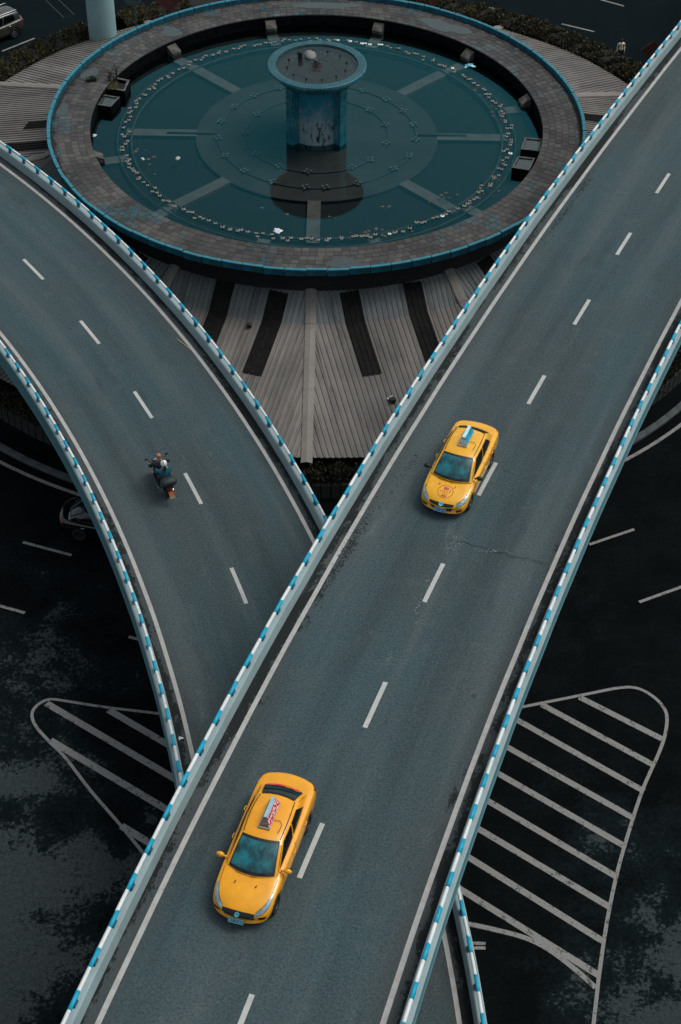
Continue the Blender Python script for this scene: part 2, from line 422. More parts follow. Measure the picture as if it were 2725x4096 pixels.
# ground lane dashes
for a, b in ((FU(53, 1248), FU(165, 1278)), (B3(-75, 352), B3(115, 405)), (B3(593, 515), B3(760, 560)),
             (B4(1145, 90), B4(1352, 20)), (B4(1375, 355), B4(1575, 283)), (FU(1293, 55), FU(1368, 73)), (FU(1082, 10), FU(1158, 23)),
             (FU(5, 118), FU(80, 88)), (Z1(500, 78), Z1(575, 65)), (gp(720, 14), gp(862, 1)), (Z2(1195, -2), Z2(1305, 28))):
    strip('lane_dash', [a, b], .15, GLINE, ground, .008)
strip('short_mark', [B6(560, 890), B6(668, 890)], .13, GLINE, ground, .008)
strip('short_mark', [B6(560, 911), B6(668, 911)], .13, GLINE, ground, .008)
# hatched island on the left
o1 = [B3(900, 898), B3(740, 870), B3(490, 840), B3(310, 812), B3(230, 803), B3(175, 828), B3(148, 870), B3(165, 925), B3(230, 1000), B3(300, 1070), B5(420, 190), B5(550, 340), B5(680, 500), B5(740, 580)]
strip('edge_line', dense(o1, 5), .13, GLINE, ground, .008)
for a, b in ((B3(500, 852), B3(860, 1062)), (B3(215, 822), B3(900, 1225)), (B3(232, 992), B3(960, 1425)), (B5(560, 350), B5(760, 472))):
    strip('hatch_stripe', [a, b], .30, GLINE, ground, .012)
# hatched island on the right
o2 = [B4(700, 866), B4(850, 835), B4(1000, 805), B4(1150, 775), B4(1280, 750), B4(1360, 750), B4(1430, 783), B4(1480, 830), B4(1502, 880), B4(1495, 960), B6(1465, 15), B6(1390, 185), B6(1320, 400), B6(1270, 580), B6(1225, 800), B6(1190, 1040), B6(1180, 1130), B6(1165, 1261), B6(1155, 1400)]
strip('edge_line', dense(o2, 5), .14, GLINE, ground, .008)
for a, b in ((B4(1100, 793), B4(1480, 985)), (B4(925, 826), B4(1440, 1105)), (B4(760, 868), B6(1397, 190)), (B4(715, 993), B6(1345, 312)),
             (B6(690, 88), B6(1302, 440)), (B6(640, 212), B6(1267, 582)), (B6(590, 336), B6(1237, 722)), (B6(540, 463), B6(1207, 880)), (B6(470, 590), B6(1190, 1038))):
    strip('hatch_stripe', [a, b], .27, GLINE, ground, .012)
strip('edge_line', dense([B6(500, 790), B6(580, 800), B6(700, 825), B6(850, 865), B6(960, 920), B6(1080, 1010), B6(1175, 1095)], 6), .2, GLINE, ground, .016)
# roundabout edge line
RC = (-1.9, 79.68)
strip('edge_line', [(RC[0]+26.1*math.cos(a), RC[1]+26.1*math.sin(a)) for a in np.linspace(PI*.96, PI*2.04, 120)], .19, GLINE, ground, .008)
# tar seam of the patched far carriageway
for q in ([(580, 5), (800, 218), (935, 185), (720, -20)],):
    kk = zp(500/1568, 0, 0); strip('tar_seam', [kk(*p) for p in q], .09, simple('tar', (.003, .004, .005), .6), ground, .006)

# ---------------------------------------------------------------- flyovers
RPTS = [[-3.15,19.06],[-2.6,21.03],[-2.02,22.99],[-1.43,24.96],[-0.82,26.93],[-0.18,28.9],[0.47,30.87],[1.14,32.84],[1.83,34.81],[2.55,36.78],[3.27,38.76],[4.02,40.73],[4.78,42.71],[5.56,44.69],[6.36,46.66],[7.16,48.64],[7.99,50.62],[8.83,52.6],[9.68,54.59],[10.55,56.57],[11.42,58.55],[12.31,60.54],[13.21,62.52],[14.13,64.51],[15.05,66.5],[15.98,68.48],[16.93,70.47],[17.88,72.46],[18.84,74.45],[19.8,76.44],[20.78,78.43],[21.76,80.42]]
LPTS = [[0.42,24.3],[0.26,26.01],[0.05,27.73],[-0.2,29.45],[-0.49,31.17],[-0.82,32.89],[-1.19,34.61],[-1.6,36.33],[-2.05,38.06],[-2.54,39.78],[-3.08,41.51],[-3.65,43.24],[-4.27,44.96],[-4.93,46.69],[-5.63,48.41],[-6.38,50.14],[-7.18,51.87],[-8.02,53.59],[-8.92,55.32],[-9.86,57.05],[-10.86,58.77],[-11.92,60.5],[-13.04,62.23],[-14.21,63.95]]
class Ramp:
    def __init__(s, pts, zf, ext0, ext1, bend1=0.0):
        P = [Vector(p) for p in pts]
        t0 = (P[0]-P[1]).normalized(); t1 = (P[-1]-P[-2]).normalized()
        pre = [P[0]+t0*d for d in np.arange(ext0, 0, -2.0)]
        post = []; q = P[-1].copy(); t = t1.copy()
        for d in np.arange(0, ext1, 2.0):
            a = bend1*2.0; t = Vector((t.x*math.cos(a)-t.y*math.sin(a), t.x*math.sin(a)+t.y*math.cos(a)))
            q = q+t*2.0; post.append(q.copy())
        D = dense(pre+P+post, 4)
        L = [0.0]
        for a, b in zip(D, D[1:]): L.append(L[-1]+(b-a).length)
        s.L = np.array(L); s.X = np.array([(p.x, p.y) for p in D]); s.zf = zf; s.len = L[-1]
    def at(s, v, u=0.0, h=0.0):
        """arc length v, offset u to the right of growing v, height h above the deck"""
        x = np.interp(v, s.L, s.X[:, 0]); y = np.interp(v, s.L, s.X[:, 1])
        x2 = np.interp(v+.5, s.L, s.X[:, 0])-np.interp(v-.5, s.L, s.X[:, 0]); y2 = np.interp(v+.5, s.L, s.X[:, 1])-np.interp(v-.5, s.L, s.X[:, 1])
        n = math.hypot(x2, y2) or 1
        X, Y = x+u*y2/n, y-u*x2/n
        return Vector((X, Y, s.zf(y)+h))
    def find(s, p):
        d = (s.X[:, 0]-p[0])**2+(s.X[:, 1]-p[1])**2; i = int(d.argmin())
        best = min(np.linspace(s.L[max(i-1, 0)], s.L[min(i+1, len(s.L)-1)], 60), key=lambda v: (s.at(v).xy-Vector(p[:2])).length)
        a, b = s.at(best-.3), s.at(best+.3); t = (b-a).normalized()
        u = (Vector(p[:2])-s.at(best).xy).dot(Vector((t.y, -t.x)))
        return best, u, t
    def sweep(s, name, prof, mat, parent, v0=None, v1=None, step=1.0, closed=True, smooth=False, midx=None):
        v0 = 0 if v0 is None else v0; v1 = s.len if v1 is None else v1
        n = max(1, int((v1-v0)/step)); vv = np.linspace(v0, v1, n+1); k = len(prof); V = []; UV = []; F = []; MI = []
        for v in vv:
            for u, h in prof: V.append(s.at(v, u, h)); UV.append((u, v))
        for i in range(n):
            for j in range(k if closed else k-1):
                j2 = (j+1) % k
                F.append([i*k+j, (i+1)*k+j, (i+1)*k+j2, i*k+j2]); MI.append(midx[j] if midx else 0)
        if closed: F += [list(range(k))[::-1], [n*k+j for j in range(k)]]; MI += [MI[0], MI[0]]
        return mesh_obj(name, V, F, mat, parent, smooth, uv=UV, midx=MI)

zR = lambda y: 13.95-.0478*y
zL = lambda y: 6.26-.005*(y-35.3)
upper = Ramp(RPTS, zR, 22, 46); lower = Ramp(LPTS, zL, 30, 40, 0.012)
HALF = 4.0; WT = .33; WH = .52

def build_flyover(R, label, dash_v, dash_n, post0, post1, wall_low, edge_wobble):
    T = tag(empty('flyover'), label, 'flyover')
    deck = R.sweep('deck', [(-HALF, 0), (HALF, 0)], DECK, T, closed=False, step=1.0)
    g = R.sweep('girder', [(-HALF-.25, -.02), (HALF+.25, -.02), (HALF+.2, -.4), (2.6, -.75), (2.2, -1.7), (-2.2, -1.7), (-2.6, -.75), (-HALF-.2, -.4)], SOFFIT, T, step=2.0)
    for sgn in (-1, 1):
        R.sweep('edge_line', [(sgn*3.555-.078, .004), (sgn*3.555+.078, .004)], LINE, deck, closed=False)
        a, b = sgn*HALF, sgn*(HALF+WT)
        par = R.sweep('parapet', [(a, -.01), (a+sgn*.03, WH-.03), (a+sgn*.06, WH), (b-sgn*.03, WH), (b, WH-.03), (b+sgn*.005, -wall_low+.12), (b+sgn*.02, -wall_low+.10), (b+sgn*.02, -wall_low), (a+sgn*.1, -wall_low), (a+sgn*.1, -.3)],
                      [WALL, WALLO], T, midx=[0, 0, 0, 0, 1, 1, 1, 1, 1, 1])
        # striped hand rail: white pipe with blue bands, a blue fin post under each band
        n0 = int(R.len/1.26); uR = sgn*(HALF+.165)
        pm = None
        rail = MB()
        for i in range(n0):
            v = i*1.26+(.4 if sgn > 0 else 0)
            e0, e1 = .70+random.gauss(0, .022), 1.26+random.gauss(0, .012); du, dh = random.gauss(0, .006), random.gauss(0, .006)
            pts = [R.at(v+q, uR+du, .80+dh) for q in (-.03, .35, .71)]; rail.tube(pts, .058, 10, 0, False)
            pts = [R.at(v+q, uR+du, .80+dh) for q in (e0, .98, e1)]; rail.tube(pts, .0625, 10, 1, True)
        rail.build('guard_rail', [RWHITE, RBLUE], par, True)
        for i in range(n0):
            v = i*1.26+(.4 if sgn > 0 else 0)+1.0
            if v < post0 or v > post1: continue
            p = R.at(v, uR, 0); t = (R.at(v+.2, uR)-R.at(v-.2, uR)).normalized()
            if pm is None:
                mb = MB(); w = .035
                pr = [(-.13, WH-.012), (.13, WH-.012), (.075, .66), (.16, .79), (-.16, .79), (-.075, .66)]
                vv = [(x, y, z) for y in (-w, w) for x, z in pr]; m = len(pr)
                mb.add(vv, [list(range(m)), list(range(m, 2*m))[::-1]]+[[(j+1) % m, j, j+m, (j+1) % m+m] for j in range(m)])
                o = mb.build('rail_post', POSTB, par); pm = o
            else: o = dup(pm, par, 'rail_post')
            o.location = p; o.rotation_euler = (0, 0, math.atan2(t.y, t.x))
    for i in range(dash_n):
        v = dash_v+6*i
        R.sweep('lane_dash', [(-.077, .004), (.077, .004)], DASH, deck, v, v+2.05, .5, closed=False)
    return T, deck

v0, _, _ = upper.find(gp(*(745*S, 1890*S), 13.95, -.0478)); vtop = upper.find(gp(1543*S, 410*S, 13.95, -.0478))[0]
vb = upper.find(gp(687*S, 2020*S, 13.95, -.0478))[0]
FU_T, FU_D = build_flyover(upper, 'upper flyover ramp crossing diagonally with two yellow taxis on its dark asphalt', vb-18, 14, 18, 92, .16, 0)
lv = lower.find(gp(121*S, 660*S, 6.26, -.005, 35.3))[0]
lb = lower.find(gp(572*S, 1388*S, 6.26, -.005, 35.3))[0]
FL_T, FL_D = build_flyover(lower, 'curved lower flyover ramp with one motorcycle, passing beneath the upper ramp', lb-24, 13, 20, 92, .42, 0)
# crack in the upper deck
cr = [B4(*p, 13.95) for p in ((430, 50), (470, 62), (500, 66), (530, 73), (575, 80), (620, 96), (660, 103), (700, 120), (760, 132), (800, 147), (860, 152), (905, 166), (955, 180))]
def on_upper(px, py, h=0): return gp(px, py, 13.95+h, -.0478)
def on_lower(px, py, h=0): return gp(px, py, 6.26+h, -.005, 35.3)
C4 = lambda u, v, k=.8693, ox=1362, oy=2100: on_upper(ox+u*k, oy+v*k)
P = dense([C4(*p) for p in ((430, 50), (470, 62), (500, 66), (530, 73), (575, 80), (620, 96), (660, 103), (700, 120), (760, 132), (800, 147), (860, 152), (905, 166), (955, 180))], 4)
vs = []; fs = []
for i, p in enumerate(P):
    w = .004+.013*random.random(); j = random.uniform(-.035, .035)
    vs += [(p.x, p.y+j+w, zR(p.y)+.003), (p.x, p.y+j-w, zR(p.y)+.003)]
for i in range(len(P)-1): fs.append([2*i+1, 2*i+3, 2*i+2, 2*i])
mesh_obj('crack', vs, fs, simple('crack_dark', (.006, .007, .008), .9), FU_D)

# ---------------------------------------------------------------- pavilion roof under the fountain
FC = Vector((-1.62, 79.75, 0))
PAV = tag(empty('pavilion', FC), 'round building with weathered corrugated sheet roof spreading beneath the raised fountain', 'pavilion')
PROF = [(10.0, 4.6), (13.4, 4.58), (13.8, 4.52), (14.0, 4.42), (14.6, 3.98), (15.2, 3.52), (17.0, 3.05), (20.0, 2.33), (24.2, 1.3)]
def roof_z(r): return float(np.interp(r, [p[0] for p in PROF], [p[1] for p in PROF]))
def eave_r(phi):          # phi from the nearest ridge
    a = abs(((phi+15) % 30)-15); k = .35
    return 23.25*((1-k)+k*math.cos(math.radians(15))/math.cos(math.radians(15-a)))
tan15 = math.tan(math.radians(15))
def sheet(axis, b0, b1, a_lo, a_hi, lift, name, mats, parent, pitch=.27, rib=.04):
    """corrugated sheet; columns run down the slope parallel to the sector axis. a_lo/a_hi None -> ridge/eave"""
    ca, sa = math.cos(math.radians(axis)), math.sin(math.radians(axis))
    cols = []; b = math.ceil(b0/pitch)*pitch
    xs = [(b0, 0.0)]
    while b <= b1:
        for d, h in ((-.045, 0), (-.028, 1), (.028, 1), (.045, 0)):
            if b0 < b+d < b1: xs.append((b+d, h))
        b += pitch
    xs.append((b1, 0.0))
    V = []; F = []; UV = []; MI = []; K = 9
    for bb, h in xs:
        lo = max(abs(bb)/tan15, math.sqrt(max(13.75**2-bb*bb, 0))) if a_lo is None else a_lo
        if a_hi is None:
            hi = 23.2
            for _ in range(4): hi = math.sqrt(max(eave_r(axis+15+math.degrees(math.atan2(bb, hi)))**2-bb*bb, 0))
        else: hi = a_hi
        lo = min(lo, hi-.02); br = math.sqrt(max(15.2**2-bb*bb, 0))
        if lo < br < hi: st = list(np.linspace(lo, br, 5))+list(np.linspace(br, hi, 5))[1:]
        else: st = list(np.linspace(lo, hi, K))
        for a in st:
            r = math.hypot(a, bb); z = roof_z(r)+rib*h+lift
            V.append((a*ca-bb*sa, a*sa+bb*ca, z)); UV.append((bb, a))
    for i in range(len(xs)-1):
        for j in range(K-1):
            q = [i*K+j, i*K+j+1, (i+1)*K+j+1, (i+1)*K+j]; F.append(q)
            a = sum(UV[k][1] for k in q)/4; bb = sum(UV[k][0] for k in q)/4
            MI.append(1 if (math.hypot(a, bb) < 15.2 and len(mats) > 1) else 0)
    return mesh_obj(name, V, F, mats, parent, uv=UV, midx=MI)
for k in range(12):
    ax = -75+30*k
    w = 23.3*math.sin(math.radians(15))*1.005
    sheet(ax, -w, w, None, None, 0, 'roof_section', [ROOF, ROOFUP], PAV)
for ax, b, lo, hi in ((-105, -.72, 13.8, 18.6), (-105, 2.05, 13.8, 18.35), (-75, -1.75, 13.8, 18.35), (-75, 1.5, 13.8, 18.6), (165, .25, 14.6, 17.6), (165, 2.75, 13.8, 18.6),
                      (15, 1.6, 14.6, 18.2), (15, -2.2, 14.2, 18.2), (-135, 1.5, 13.8, 18.5), (-45, -1.5, 13.8, 18.5)):
    sheet(ax, b-.49, b+.49, lo, hi, .03, 'skylight_panel', [SKYL], PAV)
# ridge caps in overlapping lengths
for k in range(12):
    ang = math.radians(-90+30*k); ca, sa = math.cos(ang), math.sin(ang)
    cuts = [13.8, 15.3, 19.2, 23.32]
    for i in range(3):
        v = []; f = []
        rr = np.linspace(cuts[i]-(.12 if i else 0), cuts[i+1], 5)
        for j, r in enumerate(rr):
            z = roof_z(r)+.05+.02*(i == 0)-.008*i+(.03 if i < 2 and j == 4 else 0)*.3
            for d, h in ((-.28, .0), (-.25, .035), (0, .10), (.25, .035), (.28, .0)):
                v.append((r*ca-d*sa, r*sa+d*ca, z+h))
        for j in range(4):
            for q in range(4): f.append([j*5+q, (j+1)*5+q, (j+1)*5+q+1, j*5+q+1])
        mesh_obj('ridge_cap', v, f, RIDGE, PAV)
MB().lathe([(13.7, 1.0), (13.7, 4.5)], n=72).lathe([(22.4, 0), (22.2, 1.0)], n=72).build('wall', simple('pavilion_wall', (.02, .02, .02), .9), PAV)

# ---------------------------------------------------------------- fountain
FT = tag(empty('fountain', FC), 'large round fountain pool with tiled walkway, blue rim and tall blue central pedestal', 'fountain')
RI, RO = 12.40, 14.52; ZP = 6.10; ZW = 5.40
b = MB()
b.lathe([(RI, 4.6), (RI, ZP-.06)], n=128, m=1)
b.lathe([(RI, ZP-.06), (RI, ZP-.012), (RO, ZP-.012)], n=128, m=0)
b.lathe([(14.52, 6.03), (14.40, 5.95), (13.85, 5.75), (13.80, 4.40)], n=96, m=2)
b.build('pool_wall', [JOINT, POOLWALL, simple('soffit_black', (.010, .011, .012), .9)], FT, True)
# coping slabs on the outer rim
n = 88; cm = None
for i in range(n):
    if cm is None:
        a = 2*PI/n*.5-.0016; mb = MB(); pr = [(14.53, 6.0), (14.53, 6.37), (14.55, 6.40), (14.71, 6.40), (14.73, 6.37), (14.70, 6.03), (14.53, 6.03)]
        v = []; m = len(pr)
        for s_ in (-1, 0, 1):
            for r, z in pr: v.append((r*math.cos(s_*a), r*math.sin(s_*a), z))
        f = [list(range(m)), [2*m+j for j in range(m)][::-1]]; mi = [1, 1]
        for q in range(2):
            for j in range(m):
                f.append([q*m+(j+1) % m, q*m+j, (q+1)*m+j, (q+1)*m+(j+1) % m]); mi.append(0 if j in (1, 2) else 1)
        cm = mesh_obj('coping_stone', v, f, [COPING, FASCIA], FT, midx=mi); o = cm
    else: o = dup(cm, FT)
    o.rotation_euler = (random.uniform(-.001, .001), random.uniform(-.0012, .0012), 2*PI*i/n+.02)
    o.location = (0, 0, random.uniform(-.006, .006))
# paving tiles: 6 rings, the nearest 300 in view as parts, the others as one
rows = 6; dr = (RO-RI)/rows; cand = []; rmesh = []
for k in range(rows):
    r = RI+dr*(k+.5); cnt = int(2*PI*r/.40)
    rmesh.append((r, cnt))
    for i in range(cnt):
        a = 2*PI*(i+.5*(k % 2))/cnt
        cand.append(((k, a, cnt), math.sin(a)*r))
near = sorted([c for c in cand if (-62 > math.degrees(math.atan2(math.sin(c[0][1]), math.cos(c[0][1]))) > -142)], key=lambda c: c[1])[:300]
nset = {id(c) for c in near}
def tile_geo(k, cnt, ang=0.0, dz=0.0):
    r0_, r1_ = RI+dr*k+.012, RI+dr*(k+1)-.012; h = PI/cnt; v = []
    for z in (ZP-.012, ZP+dz):
        for r, s_ in ((r0_, -1), (r1_, -1), (r1_, 1), (r0_, 1)):
            aa = ang+s_*(h-.014/r); v.append((r*math.cos(aa), r*math.sin(aa), z))
    return v, [[4, 5, 6, 7], [0, 1, 5, 4], [1, 2, 6, 5], [2, 3, 7, 6], [3, 0, 4, 7]]
tm = {}
for c in near:
    (k, a, cnt) = c[0]
    if k not in tm:
        v, f = tile_geo(k, cnt); tm[k] = mesh_obj('paving_tile', v, f, TILE, FT); o = tm[k]
    else: o = dup(tm[k], FT)
    o.rotation_euler = (0, 0, a); o.location = (0, 0, random.uniform(-.004, .007))
mb = MB()
for c in cand:
    if id(c) in nset or random.random() < .004: continue
    (k, a, cnt) = c[0]; v, f = tile_geo(k, cnt, a, random.uniform(-.004, .007)); mb.add(v, f)
tag(mb.build('paving_tiles', TILE, FT), kind='stuff')
# pool floor, platform, beams, pipes, lamps
MB().disc((0, 0, 4.95), RI+.02, 96).build('pool_floor', FLOOR, FT)
MB().lathe([(6.7, 4.95), (6.7, 5.12), (0.01, 5.12)], n=96).build('platform', simple('platform_concrete', (.034, .031, .030), .9, var=.3, scale=.5), FT, False)
for k in range(8):
    a = PI/4*k+.0
    o = MB().box((8.6, 0, 5.05), (3.9, .70, .2)).build('floor_beam', BEAM, FT) if k == 0 else dup(bm0, FT)
    if k == 0: bm0 = o
    o.rotation_euler = (0, 0, a)
for i, a in enumerate((-165, -134.5, -103.4, -73, -41.8, 15.5, 44.3, 73.5, 104.4, 135.2)):
    o = MB().box((11.45, 0, 5.05), (1.75, .68, .2)).build('floor_beam', BEAM, FT) if i == 0 else dup(bm1, FT)
    if i == 0: bm1 = o
    o.rotation_euler = (0, 0, math.radians(a))
for i, a in enumerate((-163.9, 15.5, 44.3, 73.5, 104.4, 135.2)):
    mb = MB(); R_ = 12.1
    mb.add([(11.88, -.32, 5.5), (12.42, -.32, 5.5), (12.42, .32, 5.5), (11.88, .32, 5.5), (11.88, -.31, 5.58), (12.41, -.32, 5.88), (12.41, .32, 5.88), (11.88, .31, 5.58), (11.88, -.32, 5.0), (12.42, -.32, 5.0), (12.42, .32, 5.0), (11.88, .32, 5.0)],
           [[4, 5, 6, 7], [0, 1, 5, 4], [2, 3, 7, 6], [3, 0, 4, 7], [8, 9, 1, 0], [10, 11, 3, 2], [11, 8, 0, 3]])
    if i == 0: o = mb.build('spout_block', [simple('spout_concrete', (.075, .064, .058), .85, var=.6)], FT); sb0 = o
    else: o = dup(sb0, FT)
    o.rotation_euler = (0, 0, math.radians(a))
# underwater service rings
for r, w in ((5.5, .05), (3.95, .05), (10.25, .07), (11.0, .05)):
    pts = [(r*math.cos(a), r*math.sin(a), 5.16) for a in np.linspace(0, 2*PI, 73)]
    MB().tube(pts, w, 6, 0, False).build('water_pipe', PIPE, FT, True)
for y_ in (0, PI):
    pts = [(r*math.cos(y_+.012), r*math.sin(y_+.012), 5.2) for r in (5.6, 8.3)]
    MB().tube(pts, .06, 6).build('water_pipe', PIPE, FT, True)
lm = None
for r, angs in ((5.5, [149.5, 168, -173.6, -153.6, -134, -114, -95, -84, -66, -40, -23.3, -5, 11.7, 28.3, 45, 62, 80, 98, 115, 132]), (3.95, [150, -180, -146, -120, -96, -60, -42, -13, 15.7, 42.4, 70, 110])):
    for a in angs:
        if lm is None:
            mb = MB()
            for q in range(4):
                cx, cy = .17*math.cos(PI/2*q+.4), .17*math.sin(PI/2*q+.4)
                mb.lathe([(.055, 5.14), (.08, 5.27), (.0, 5.275)], (cx, cy, 0), 10, 0); mb.tube([(0, 0, 5.17), (cx, cy, 5.2)], .025, 5, 1)
            lm = mb.build('lamp_cluster', [LAMP, PIPE], FT); o = lm
        else: o = dup(lm, FT)
        o.location = (r*math.cos(math.radians(a)), r*math.sin(math.radians(a)), 0); o.rotation_euler = (0, 0, a)
# ring of nozzles
nz = {}
N = 216
for i in range(N):
    a = 2*PI*i/N
    d = math.degrees(a) % 360
    white = (70 < d < 84 and random.random() < .75) or random.random() < .02
    if white not in nz:
        mb = MB()
        mb.lathe([(.095, 5.34), (.105, 5.425), (.07, 5.43), (.0, 5.435)], n=12, m=1)
        mb.lathe([(.02, 5.43), (.018, 5.50), (.022, 5.52), (.010, 5.585), (0, 5.59)], n=7, m=0)
        nz[white] = mb.build('nozzle', [NOZ, PADW if white else PAD], FT); o = nz[white]
    else: o = dup(nz[white], FT)
    o.location = (10.6*math.cos(a), 10.6*math.sin(a), random.uniform(-.02, .01)); o.rotation_euler = (random.gauss(0, .02), random.gauss(0, .02), a)
    o.scale = (random.uniform(.85, 1.15),)*2+(1,)
# pedestal
def lathe_uv(name, prof, mat, parent, n=72):
    V = []; UV = []; F = []; d = 0
    for i, (r, z) in enumerate(prof):
        if i: d += math.hypot(r-prof[i-1][0], z-prof[i-1][1])
        for j in range(n+1):
            a = 2*PI*j/n; V.append((r*math.cos(a), r*math.sin(a), z)); UV.append((a*2.5, d))
    for i in range(len(prof)-1):
        for j in range(n): F.append([i*(n+1)+j, i*(n+1)+j+1, (i+1)*(n+1)+j+1, (i+1)*(n+1)+j])
    return mesh_obj(name, V, F, mat, parent, False, uv=UV)
GLZ = mat_glazed('blue_wall_tile', (.015, .145, .195), (.20, .25, .25), .20, .20)
GLZR = mat_glazed('blue_rim_tile', (.016, .095, .120), (.085, .11, .115), .16, .5)
ped = lathe_uv('pedestal', [(1.62, 4.95), (1.62, 8.75)], mat_drum(), FT)
bowl = lathe_uv('bowl', [(1.6, 8.70), (1.90, 8.66), (2.08, 8.74), (2.28, 8.92), (2.41, 9.12), (2.45, 9.24), (2.63, 9.27), (2.67, 9.31), (2.65, 9.44), (2.60, 9.46)], GLZ, FT)
lathe_uv('bowl_rim', [(2.60, 9.46), (2.42, 9.465), (2.21, 9.455), (2.19, 9.30), (2.19, 9.0)], GLZR, bowl)
MB().disc((0, 0, 9.08), 2.2, 48).build('bowl_floor', simple('bowl_bed', (.055, .05, .048), .9, scale=1.2), bowl)
fm = None
for k in range(4):
    if fm is None:
        V = []; UV = []; F = []
        for z in (4.95, 8.72):
            for (x, y), u in (((1.40, -.27), 0), ((2.08, -.25), .67), ((2.08, .25), 1.17), ((1.40, .27), 1.84)): V.append((x, y, z)); UV.append((u, z))
        for j in range(3): F.append([j, j+1, j+5, j+4])
        fm = mesh_obj('fin', V, F, GLZ, ped, uv=UV); o = fm
    else: o = dup(fm, ped)
    o.rotation_euler = (0, 0, PI/4+PI/2*k)
# things inside the bowl
bq = zp(460/1465, 1040, 120)
star = [(420, 480), (480, 570), (690, 640), (960, 400), (740, 330)]
for a0 in range(5):
    a = 2*PI*a0/5+.3; c, s_ = math.cos(a), math.sin(a)
    mb = MB().box((1.05*c, 1.05*s_, 9.12), (.10, 1.1, .06), a); mb.build('bowl_strip', PIPE, bowl)
sm = None
for k in range(12):
    a = 2*PI*(k+.35)/12
    if sm is None: sm = MB().lathe([(.05, 9.1), (.05, 9.36), (.058, 9.37), (.045, 9.44), (0, 9.44)], n=9).build('bowl_jet', [NOZ], bowl); o = sm
    else: o = dup(sm, bowl)
    o.location = (1.62*math.cos(a), 1.62*math.sin(a), 0)
mb = MB()
for k in range(60):
    a = 2*PI*k/60+random.uniform(-.03, .03); r = 1.78+.12*(k % 3-1)
    if k % 5 == 0: continue
    mb.disc((r*math.cos(a), r*math.sin(a), 9.14), .035, 7)
tag(mb.build('bowl_lamps', [simple('small_lamp', (.5, .5, .47), .5)], bowl), kind='stuff')
fcb = bq(715, 480, 9.2)-FC
mb = MB().lathe([(.34, 9.12), (.34, 9.25), (0, 9.27)], (fcb.x, fcb.y, 0), 20)
mb.build('jet_base', simple('red_base', (.30, .045, .035), .6), bowl)
mb = MB()
for k in range(18):
    a = 2*PI*k/18*2.4; r = .05+.25*(k/18)
    p = Vector((fcb.x+r*math.cos(a), fcb.y+r*math.sin(a), 9.25)); h = random.uniform(.22, .5)*(1.25-r*1.5)
    mb.tube([p, p+Vector((random.gauss(0, .02), random.gauss(0, .02), h))], [.03, .02], 6)
    mb.ball(p+Vector((0, 0, h)), .035, 6)
mb.build('jet_cluster', [simple('jet_metal', (.16, .165, .165), .35, .7)], bowl)
p = bq(645, 345, 9.3)-FC
mb = MB(); m_ = []
for r, z in ((.36, 0), (.35, .07), (.28, .15), (.16, .20), (.0, .22)): m_.append((r, z))
dome = mb.lathe(m_, n=20).add([(0, 0, -.12)]+[(.36*math.cos(2*PI*j/20), .36*math.sin(2*PI*j/20), 0) for j in range(20)], [[0, 1+(j+1) % 20, 1+j] for j in range(20)], 1).build('tilted_cover', [simple('galvanised', (.17, .175, .175), .6, 0), NOZ], bowl, True)
dome.location = (p.x, p.y, 9.36); dome.rotation_euler = (.25, .45, 0)
p = bq(515, 400, 9.2)-FC
MB().lathe([(.12, 9.05), (.12, 9.75), (.13, 9.76), (.09, 9.80), (0, 9.80)], (p.x, p.y, 0), 14).build('stand_pipe', NOZ, bowl)

pw = tag(MB().disc((FC.x, FC.y, ZW), RI-.003, 96).build('pool_water', WATER), kind='structure')
bw = tag(MB().disc((FC.x, FC.y, 9.37), 2.188, 48).build('basin_water', WATER2), kind='structure')

# planter troughs standing in the pool against the wall
def trough(c4, z1, z0, wt, label, wet, n):
    c = sum((Vector(q) for q in c4), Vector((0, 0)))/4
    T = tag(empty('planter_box', (FC.x+c.x, FC.y+c.y, z0)), label, 'planter', 'concrete planter boxes standing in the pool')
    P = [Vector(q)-c for q in c4]; I = [q*(1-wt/q.length*1.4) for q in P]; h = z1-z0
    V = [(q.x, q.y, 0) for q in P]+[(q.x, q.y, h) for q in P]+[(q.x, q.y, h) for q in I]+[(q.x, q.y, h-.25) for q in I]
    F = []; mi = []
    for j in range(4):
        k = (j+1) % 4
        F += [[k, j, j+4, k+4], [k+4, j+4, j+8, k+8], [k+8, j+8, j+12, k+12]]; mi += [1, 0, 1]
    mesh_obj('box', V, F, [simple('trough_top', (.085, .084, .082), .9, var=.5), POOLWALL], T, midx=mi)
    if wet: mesh_obj('standing_water', [(q.x, q.y, h-.06) for q in I], [[3, 2, 1, 0]], PUDDLE, T)
    mesh_obj('bed', [(q.x, q.y, h-(.12 if wet else .2)) for q in I], [[3, 2, 1, 0]], SOIL if not wet else BEAM, T)
    return T
tA = trough([(-11.95, 4.78), (-10.77, 4.38), (-10.92, 3.10), (-11.95, 3.40)], 5.93, 5.1, .14, 'planter box with yellow weeds and dead stems, upper of two at the left pool edge', False, 0)
trough([(-12.2, 2.84), (-11.14, 2.56), (-11.53, 1.46), (-12.35, 1.68)], 5.86, 5.1, .12, 'planter box full of water, lower of two at the left pool edge', True, 0)
trough([(11.40, -1.03), (12.35, -1.17), (12.13, -2.47), (11.09, -2.27)], 5.80, 5.1, .12, 'planter box flooded with water, upper of two at the right pool edge', True, 0)
trough([(10.87, -2.99), (11.80, -3.16), (11.40, -4.42), (10.48, -4.16)], 5.80, 5.1, .12, 'planter box with brown worn rim, lower of two at the right pool edge', True, 0)
for tag_, angs in (('x', (8.9, 20.5)),): pass
